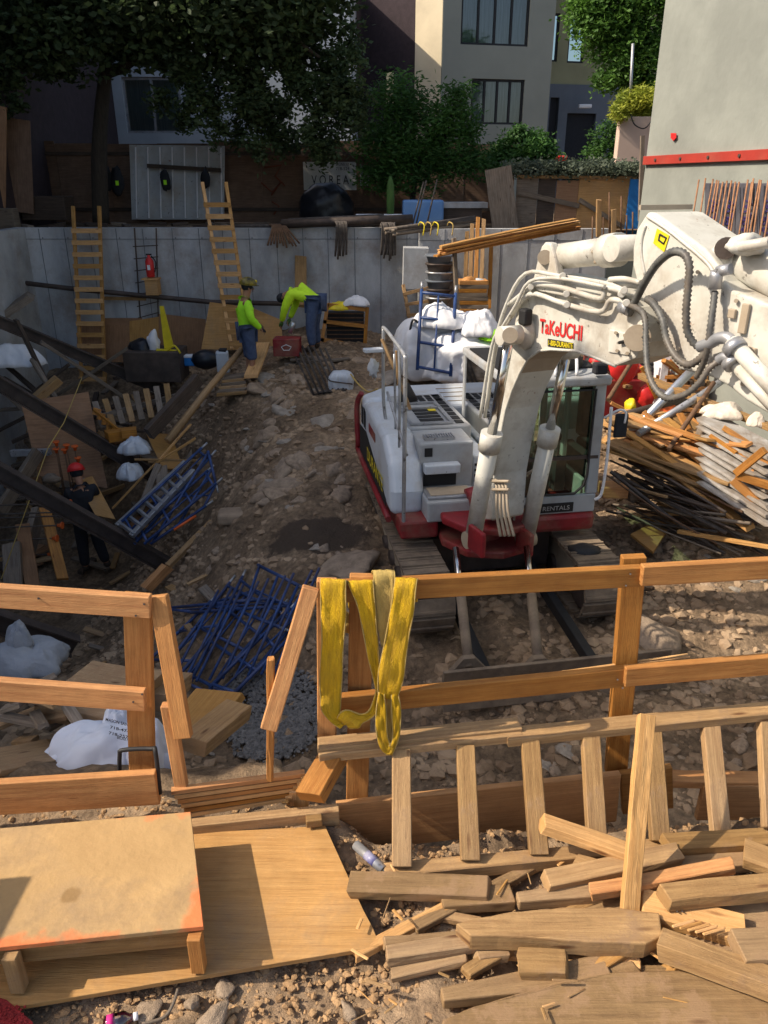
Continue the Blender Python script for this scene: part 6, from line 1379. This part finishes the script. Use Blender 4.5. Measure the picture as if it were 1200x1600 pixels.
# ---------------- people ----------------
def skin_obj(name,J,E_,Rr,m,root,T,rootv=None,sub=2):
    keys=list(J); idx={k:i for i,k in enumerate(keys)}
    vs=[T(V(J[k])) for k in keys]; c=WL[root.name]
    me=bpy.data.meshes.new(name); me.from_pydata([p-c for p in vs],[(idx[a],idx[b]) for a,b in E_],[]); me.materials.append(m)
    o=bpy.data.objects.new(name,me); col.objects.link(o); place(o,c,root)
    s=o.modifiers.new('skin','SKIN'); s.use_smooth_shade=True; s.branch_smoothing=.6
    for k in keys:
        r=Rr[k]; r=r if isinstance(r,tuple) else (r,r); me.skin_vertices[0].data[idx[k]].radius=r
    me.skin_vertices[0].data[idx[rootv or keys[0]]].use_root=True
    q=o.modifiers.new('sub','SUBSURF'); q.levels=sub; q.render_levels=sub
    return o
def person(label,base,heading,J,shirt,legs,shorts=False,helmet=None,sleeves='long',sc_=1.0,hairm=darkc,gloves=None):
    r=thing('person',label,'person',base); ch,sh_=math.cos(heading),math.sin(heading)
    def T(p): return V(base)+V((p.x*ch-p.y*sh_,p.x*sh_+p.y*ch,p.z))*sc_
    R_={'pelvis':.12,'spine':.12,'chest':.13,'neck':.055,'head':.085,'top':.075,
        'shL':.06,'elL':.042,'wrL':.028,'shR':.06,'elR':.042,'wrR':.028,'hipL':.085,'knL':.06,'anL':.042,'toL':.04,'hipR':.085,'knR':.06,'anR':.042,'toR':.04}
    ed=[('pelvis','spine'),('spine','chest'),('chest','neck'),('neck','head'),('head','top'),('chest','shL'),('shL','elL'),('elL','wrL'),('chest','shR'),('shR','elR'),('elR','wrR'),
        ('pelvis','hipL'),('hipL','knL'),('knL','anL'),('anL','toL'),('pelvis','hipR'),('hipR','knR'),('knR','anR'),('anR','toR')]
    J=dict(J); FC=J.pop('face',(0,1,0))
    for s in 'LR':
        w_=V(J['wr'+s]); d=(w_-V(J['el'+s])).normalized(); side=d.cross(V((0,1,0))); side=side.normalized() if side.length>.1 else V((1,0,0))
        up=side.cross(d); J['pa'+s]=w_+d*.07; R_['pa'+s]=(.036,.02); ed.append(('wr'+s,'pa'+s))
        for k in range(4):
            a=w_+d*.085+side*(k-1.5)*.019; m1=a+d*(.04-.006*abs(k-1.4))-up*.008; m2=m1+d*.025-up*.022
            for nm,q,rr in (('a',a,.011),('b',m1,.009),('c',m2,.008)): J[f'f{s}{k}{nm}']=q; R_[f'f{s}{k}{nm}']=rr
            ed+= [('pa'+s,f'f{s}{k}a'),(f'f{s}{k}a',f'f{s}{k}b'),(f'f{s}{k}b',f'f{s}{k}c')]
        t0=w_+d*.03+side*.03; t1=t0+d*.03+side*.03-up*.01; J['t'+s]=t0; J['u'+s]=t1; R_['t'+s]=.013; R_['u'+s]=.01; ed+=[('wr'+s,'t'+s),('t'+s,'u'+s)]
    skin_obj('body',J,ed,R_,skin,r,T,'pelvis')
    # clothes
    SJ={k:J[k] for k in ('pelvis','spine','chest','neck','shL','shR','elL','elR','wrL','wrR')}
    SR={'pelvis':.175,'spine':.175,'chest':.185,'neck':.085,'shL':.105,'shR':.105,'elL':.075,'elR':.075,'wrL':.052,'wrR':.052}
    SJ['chest2']=V(J['chest']).lerp(V(J['neck']),.5); SR['chest2']=.14
    skin_obj('shirt',SJ,[('pelvis','spine'),('spine','chest'),('chest','chest2'),('chest2','neck'),('chest','shL'),('chest','shR'),('shL','elL'),('shR','elR'),('elL','wrL'),('elR','wrR')],SR,shirt,r,T,'spine')
    PJ={'pelvis':V(J['pelvis'])-Z*.02}; PR={'pelvis':.165}; pe=[]
    for s in 'LR':
        PJ['hip'+s]=J['hip'+s]; PR['hip'+s]=.13; pe+=[('pelvis','hip'+s)]
        k=V(J['kn'+s]); a=V(J['an'+s]); PJ['kn'+s]=k; PR['kn'+s]=.10; pe+=[('hip'+s,'kn'+s)]
        e_=k.lerp(a,.25 if shorts else .92); PJ['an'+s]=e_; PR['an'+s]=.105 if shorts else .085; pe+=[('kn'+s,'an'+s)]
    skin_obj('trousers' if not shorts else 'shorts',PJ,pe,PR,legs,r,T,'pelvis')
    for s in 'LR':
        a=V(J['an'+s]); t=V(J['to'+s]); skin_obj('boot',{'a':a+Z*.06,'b':a-Z*.02,'c':a+(t-a)*.6,'d':t+(t-a).normalized()*.05},[('a','b'),('b','c'),('c','d')],{'a':.062,'b':.065,'c':.056,'d':.045},bootm,r,T)
        if gloves: 
            skin_obj('glove',{'a':V(J['wr'+s]),'b':J['pa'+s],'c':V(J['pa'+s])+(V(J['pa'+s])-V(J['wr'+s]))*.9},[('a','b'),('b','c')],{'a':.042,'b':(.05,.03),'c':(.04,.022)},gloves,r,T)
    # face and hair
    hd=V(J['head']); tp=V(J['top']); upv=(tp-hd).normalized(); fw=V(FC).normalized(); fw=(fw-upv*fw.dot(upv)).normalized(); sd=fw.cross(upv)
    fc=MB(); 
    def add(q,rad,m_): 
        k=MB().blob(T(q),tuple(x*sc_ for x in rad),.0,1,2); return k
    add(hd+fw*.095-upv*.0,(.014,.014,.02),skin).build('nose',skin,r)
    for s in (-1,1):
        add(hd+fw*.082+sd*.032*s+upv*.025,(.011,.011,.009),0).build('eye',darkc,r); add(hd+sd*.088*s,(.012,.02,.03),0).build('ear',skin,r)
    MB().tube([T(hd+fw*.088-sd*.025-upv*.035),T(hd+fw*.094-upv*.037),T(hd+fw*.088+sd*.025-upv*.035)],.006,6).build('mouth',mat('lips_%d'%len(WL),(.22,.08,.06)),r)
    MB().blob(T(hd-fw*.02+upv*.045),(.098*sc_,.098*sc_,.09*sc_),.03,2,3).build('hair',hairm,r)
    if helmet:
        o=hd+upv*.07; mb=MB(); rot=Matrix((sd,fw,upv)).transposed()
        vs=[];K=20;L_=6
        for i in range(L_+1):
            ph=i/L_*math.pi/2
            for k in range(K):
                th=2*math.pi*k/K; p=V((math.cos(th)*math.cos(ph)*.125,math.sin(th)*math.cos(ph)*.15,math.sin(ph)*.125)); vs.append(T(o+rot@p))
        fs=[(i*K+k,i*K+(k+1)%K,(i+1)*K+(k+1)%K,(i+1)*K+k) for i in range(L_) for k in range(K)]
        mb.add(vs,fs,None,True); hm=mb.build('helmet',helmet,r,thick=.006)
        bv=[T(o+rot@V((math.cos(th)*q,math.sin(th)*(q*1.2+(.03 if math.sin(th)>0 else 0)),-.004*k2))) for k2,q in ((0,.118),(1,.136)) for th in [2*math.pi*k/24 for k in range(24)]]
        MB().add(bv,[(k,(k+1)%24,24+(k+1)%24,24+k) for k in range(24)],None,True).build('brim',helmet,hm,thick=.005)
        if helmet is not redb: MB().blob(T(o+fw*.125+upv*.06),(.03,.02,.03),0,1,2).build('helmet_sticker',yellow,hm)
    return r
stand={'pelvis':(0,0,.95),'spine':(0,.0,1.12),'chest':(0,-.01,1.32),'neck':(0,.02,1.50),'head':(0,.07,1.62),'top':(0,.08,1.70),
 'shL':(-.19,0,1.42),'elL':(-.24,.05,1.14),'wrL':(-.16,.24,.98),'shR':(.19,0,1.42),'elR':(.25,.04,1.13),'wrR':(.15,.22,.96),
 'hipL':(-.10,0,.90),'knL':(-.11,.03,.50),'anL':(-.12,0,.09),'toL':(-.13,.15,.05),'hipR':(.10,0,.90),'knR':(.12,.04,.50),'anR':(.14,.02,.09),'toR':(.16,.17,.05),'face':(0,.9,-.35)}
hatb=mat('dark_helmet',(.03,.028,.02),(.25,.2,.02),8,.4)
b=P(391,596,13.7)
person('standing worker in bright green long sleeve shirt, knee shorts and dark helmet',b,R(-70),stand,neon,jeans,True,hatb,gloves=darkc)
bend={'pelvis':(0,-.15,.93),'spine':(0,-.02,1.06),'chest':(0,.20,1.12),'neck':(0,.36,1.07),'head':(0,.47,.98),'top':(0,.53,.93),
 'shL':(-.19,.26,1.08),'elL':(-.22,.38,.80),'wrL':(-.14,.48,.56),'shR':(.19,.26,1.08),'elR':(.24,.34,.82),'wrR':(.12,.42,.58),
 'hipL':(-.10,-.15,.90),'knL':(-.14,-.08,.49),'anL':(-.15,-.12,.09),'toL':(-.16,.03,.05),'hipR':(.10,-.15,.90),'knR':(.15,-.06,.49),'anR':(.17,-.10,.09),'toR':(.19,.05,.05),'face':(0,.3,-.9)}
b=P(484,549,14.6)
person('worker in a neon yellow-green shirt and jeans bending over the red toolbox',b,R(75),bend,mat('hi_vis_yellow',(.62,.95,.03),(.5,.8,.02),9,.7,bump=.4,bsc=6),jeans,False,None,gloves=MATS['dull_green'])
o=MB().lathe(P(453,520,14.35),[(0,.05),(.2,.05),(.21,.04)],12,V((.4,0,1))).build('metal_can',alu); tag(o,'grey metal can in the hand of the bending worker','can')
st2=dict(stand); st2.update({'elL':(-.2,.16,1.15),'wrL':(-.10,.36,1.1),'elR':(.2,.16,1.15),'wrR':(.1,.36,1.08),'head':(-.02,.11,1.60),'top':(-.02,.14,1.68),'chest':(0,.04,1.31),'hipR':(.12,0,.9),'anR':(.2,0,.09),'toR':(.22,.15,.05)})
b=P(148,893,11.5)
person('worker in dark clothes and red hard hat seen from behind deep in the pit',b,R(25),st2,darkc,darkc,False,redb,sc_=1.06)
b=P(-14,880,12.6)
person('worker at the left frame edge in dark clothes with a hi-vis collar',b,R(-60),stand,darkc,darkc,False,hatb)
one(MB().box(P(137,760,12.0),.16,.12,.28,rz=.3),'blue_jug',bluep,'blue jug beside the red hard hat','jug',bevel=.03)

# ---------------- rocks, rubble, gravel ----------------
random.seed(99)
rm2=mat('rock_brown',(.36,.27,.19),(.22,.165,.115),3,.92,bump=.5,bsc=12,detail=10)
rmg=mat('rock_grey',(.37,.32,.26),(.24,.20,.16),3,.92,bump=.5,bsc=12,detail=10)
protos=[]
for i in range(12):
    bm=bmesh.new(); bmesh.ops.create_icosphere(bm,subdivisions=3,radius=1)
    for q in bm.verts:
        p=q.co.copy(); k=1+.30*noise.fractal(p*1.1+V((i*9,0,i)),1,2,3)
        # facet planes give a broken look
        for j in range(7):
            n=V((math.sin(i*3+j*2.1),math.cos(i*5+j*1.7),math.sin(j*2.9+i))).normalized(); d=p.dot(n)
            if d>.70: p-=n*(d-.70)*.9
        q.co=p*k*V((1,.8+.2*math.sin(i),.6+.15*math.cos(i*2)))
    me=bpy.data.meshes.new('rock'); bm.to_mesh(me); bm.free(); me.polygons.foreach_set('use_smooth',[True]*len(me.polygons)); me.materials.append((rockm,rm2,rmg)[i%3]); protos.append(me)
def rock(x,y,s,label,group,zoff=-.7,name='rock',z=None):
    o=bpy.data.objects.new(name,random.choice(protos)); col.objects.link(o); o.location=(x,y,(gz(x,y) if z is None else z)+s*zoff*.3)
    o.rotation_euler=(random.uniform(-.4,.4),random.uniform(-.4,.4),random.random()*6.3); o.scale=(s,s*random.uniform(.7,1.1),s*random.uniform(.5,.95)); tag(o,label,'rock',group)
    return o
def in_machine(x,y):
    q=V((x,y,0))-V((EA.x,EA.y,0)); a=q.dot(el); b=-q.dot(ef); return -.2<a<2.45 and -1.5<b<3
def scatter(n,box,smin,smax,label,group,zoff=-.8,pw=2.5):
    k=0;g=0
    while k<n and g<n*6:
        g+=1; u=random.uniform(box[0],box[2]);v=random.uniform(box[1],box[3]); p=G(u,v)
        if in_machine(p.x,p.y) or p.y>16.7: continue
        s=smin+(smax-smin)*random.random()**pw; rock(p.x,p.y,s,label,group,zoff); k+=1
scatter(112,(385,560,575,790),.05,.40,'brown rough rock lying on the dirt mound left of the excavator','rocks on the dirt mound',pw=2)
scatter(32,(400,560,600,625),.08,.40,'rough rock in the rubble behind the dirt mound','rocks behind the mound')
scatter(18,(240,560,345,640),.06,.28,'grey shaded rock at the left rear foot of the mound','rocks at the left rear foot of the mound')
scatter(20,(300,640,420,1000),.04,.16,'shaded stone on the left slope of the mound','stones on the left slope')
scatter(16,(480,850,590,910),.05,.22,'dark stone beside the left track','stones beside the left track')
scatter(20,(1000,860,1200,930),.04,.2,'sunlit stone on the dirt right of the right track','stones right of the right track')
scatter(22,(960,1060,1200,1210),.05,.15,'shaded stone in the trench below the right guard rail','stones below the right guard rail')
scatter(12,(640,1130,960,1210),.05,.14,'shaded stone at the foot of the dozer blade','stones near the dozer blade')
scatter(14,(250,1120,500,1220),.04,.12,'shaded stone behind the nested boards','stones behind the nested boards')
for (u,v,s,lab) in ((735,535,.0,''),(738,503,.0,''),):
    pass
for (u,v,s,lab) in ((475,728,.30,'biggest grey rock in the middle of the mound'),(437,775,.22,'flat brown rock below the biggest grey rock'),(540,890,.42,'large dark boulder in front of the left track'),(425,662,.24,'pale brown rock near the top of the mound'),
   (1015,858,.2,'flat brown rock on the ledge right of the right track'),(600,592,.34,'big grey rock behind the handrail'),(270,590,.3,'pale flat boulder next to the dark steel crate'),(1020,1000,.34,'rounded boulder on the shaded slope behind the right post')):
    p=G(u,v); rock(p.x,p.y,s,lab,None,-.1,'boulder')
for (u,v,s,lab) in ((330,1590,.075,'rounded tan rock at the bottom centre-left'),(232,1572,.05,'tan rock beside the grey cable end'),(350,1540,.05,'squared tan rock just below the plywood sheet'),(300,1560,.045,'knobby tan rock left of the squared one'),(545,1575,.05,'clod of dirt at the bottom edge left of the timbers')):
    p=PZ(u,v,0); o=rock(p.x,p.y,s,lab,None,.6,'rock',z=-.03); o.data=protos[(1,4,7,10)[int(u)%4]]
# rubble as stuff
def rubble(name,pts,m,label,cat,seed=0,rot=True):
    rg=np.random.default_rng(seed); bm=bmesh.new(); bmesh.ops.create_icosphere(bm,subdivisions=1,radius=1); bv=np.array([q.co[:] for q in bm.verts]); bf=np.array([[q.index for q in f.verts] for f in bm.faces]); bm.free()
    P_=np.array([p[:3] for p in pts]); S=np.array([p[3] for p in pts]); n=len(P_); nv=len(bv)
    v=bv[None]*(1+rg.uniform(-.35,.3,(n,nv,1)))*np.stack([rg.uniform(.7,1.2,n),rg.uniform(.7,1.2,n),rg.uniform(.45,.9,n)],1)[:,None,:]
    a=rg.uniform(0,6.28,n); c,s=np.cos(a),np.sin(a); x=v[...,0]*c[:,None]-v[...,1]*s[:,None]; y=v[...,0]*s[:,None]+v[...,1]*c[:,None]
    v=np.stack([x,y,v[...,2]],-1)*S[:,None,None]+P_[:,None,:]; v=v.reshape(-1,3); f=(bf[None]+np.arange(n)[:,None,None]*nv).reshape(-1,3)
    me=bpy.data.meshes.new(name); me.from_pydata(v.tolist(),[],f.tolist()); me.materials.append(m); o=bpy.data.objects.new(name,me); col.objects.link(o); tag(o,label,cat,None,'stuff'); o['kind']='stuff'
    return o
clod=mat('dirt_clod',(.42,.30,.19),(.17,.11,.065),1.3,.95,bump=.4,bsc=60)
DQ=PZ(495,835,-1.1)
def cloud(n,xr,yr,smin,smax,pw=3,dens=None,dz=0):
    out=[]
    xs=np.random.default_rng(n).uniform(*xr,n*2); ys=np.random.default_rng(n+1).uniform(*yr,n*2); zb=base_z(xs,ys)
    for x,y,z in zip(xs,ys,zb):
        if len(out)>=n: break
        if ((x-DQ.x)*1.55)**2+((y-DQ.y)*3.0)**2<.8 and random.random()<.95: continue
        d=noise.noise((x*.8,y*.8,9))+.35*noise.noise((x*3,y*3,2))
        if dens is not None and d<random.uniform(-.5,.45)+dens: continue
        k=min(1,max(.25,(y-2.9)/1.2)); z+=k*(.10*noise.noise((x*.9,y*.9,1))+.06*noise.noise((x*2.3,y*2.3,4)))
        if y>2.6: z+=.055*noise.fractal((x*3.1,y*3.1,2),.9,2.1,5)
        s=smin+(smax-smin)*random.random()**pw
        out.append((x,y,z+s*.05-(.035 if y<2.6 else 0)+dz,s))
    return out
rubble('rubble',cloud(38000,(-4.5,6.5),(4.0,16.5),.008,.085,5,-.1),clod,'loose earth and small stones covering the pit floor and mound','rubble',1)
rubble('loose_soil',cloud(24000,(-2.6,2.6),(1.0,2.9),.002,.020,4,-.2),mat('soil_clod',(.42,.265,.135),(.28,.17,.085),7,.95,bump=.4,bsc=80),'crumbly sunlit soil around the foreground timbers','soil',2)
gp=[]
for i in range(5200):
    u=random.uniform(330,500);v=random.uniform(1040,1200)
    if (u-425)**2/85**2+(v-1120)**2/75**2>random.uniform(.5,1.1): continue
    p=PZ(u,v,-1.6); z=gz(p.x,p.y); t=(z-CAMZ)/(-1.6-CAMZ); x,y=p.x*t,p.y*t; gp.append((x,y,gz(x,y)+.05,random.uniform(.012,.03)))
rubble('gravel',gp,mat('gravel_grey',(.20,.19,.18),(.10,.095,.09),20,.9),'patch of grey gravel behind the thin stake','gravel',3)
sc.render.film_transparent=False
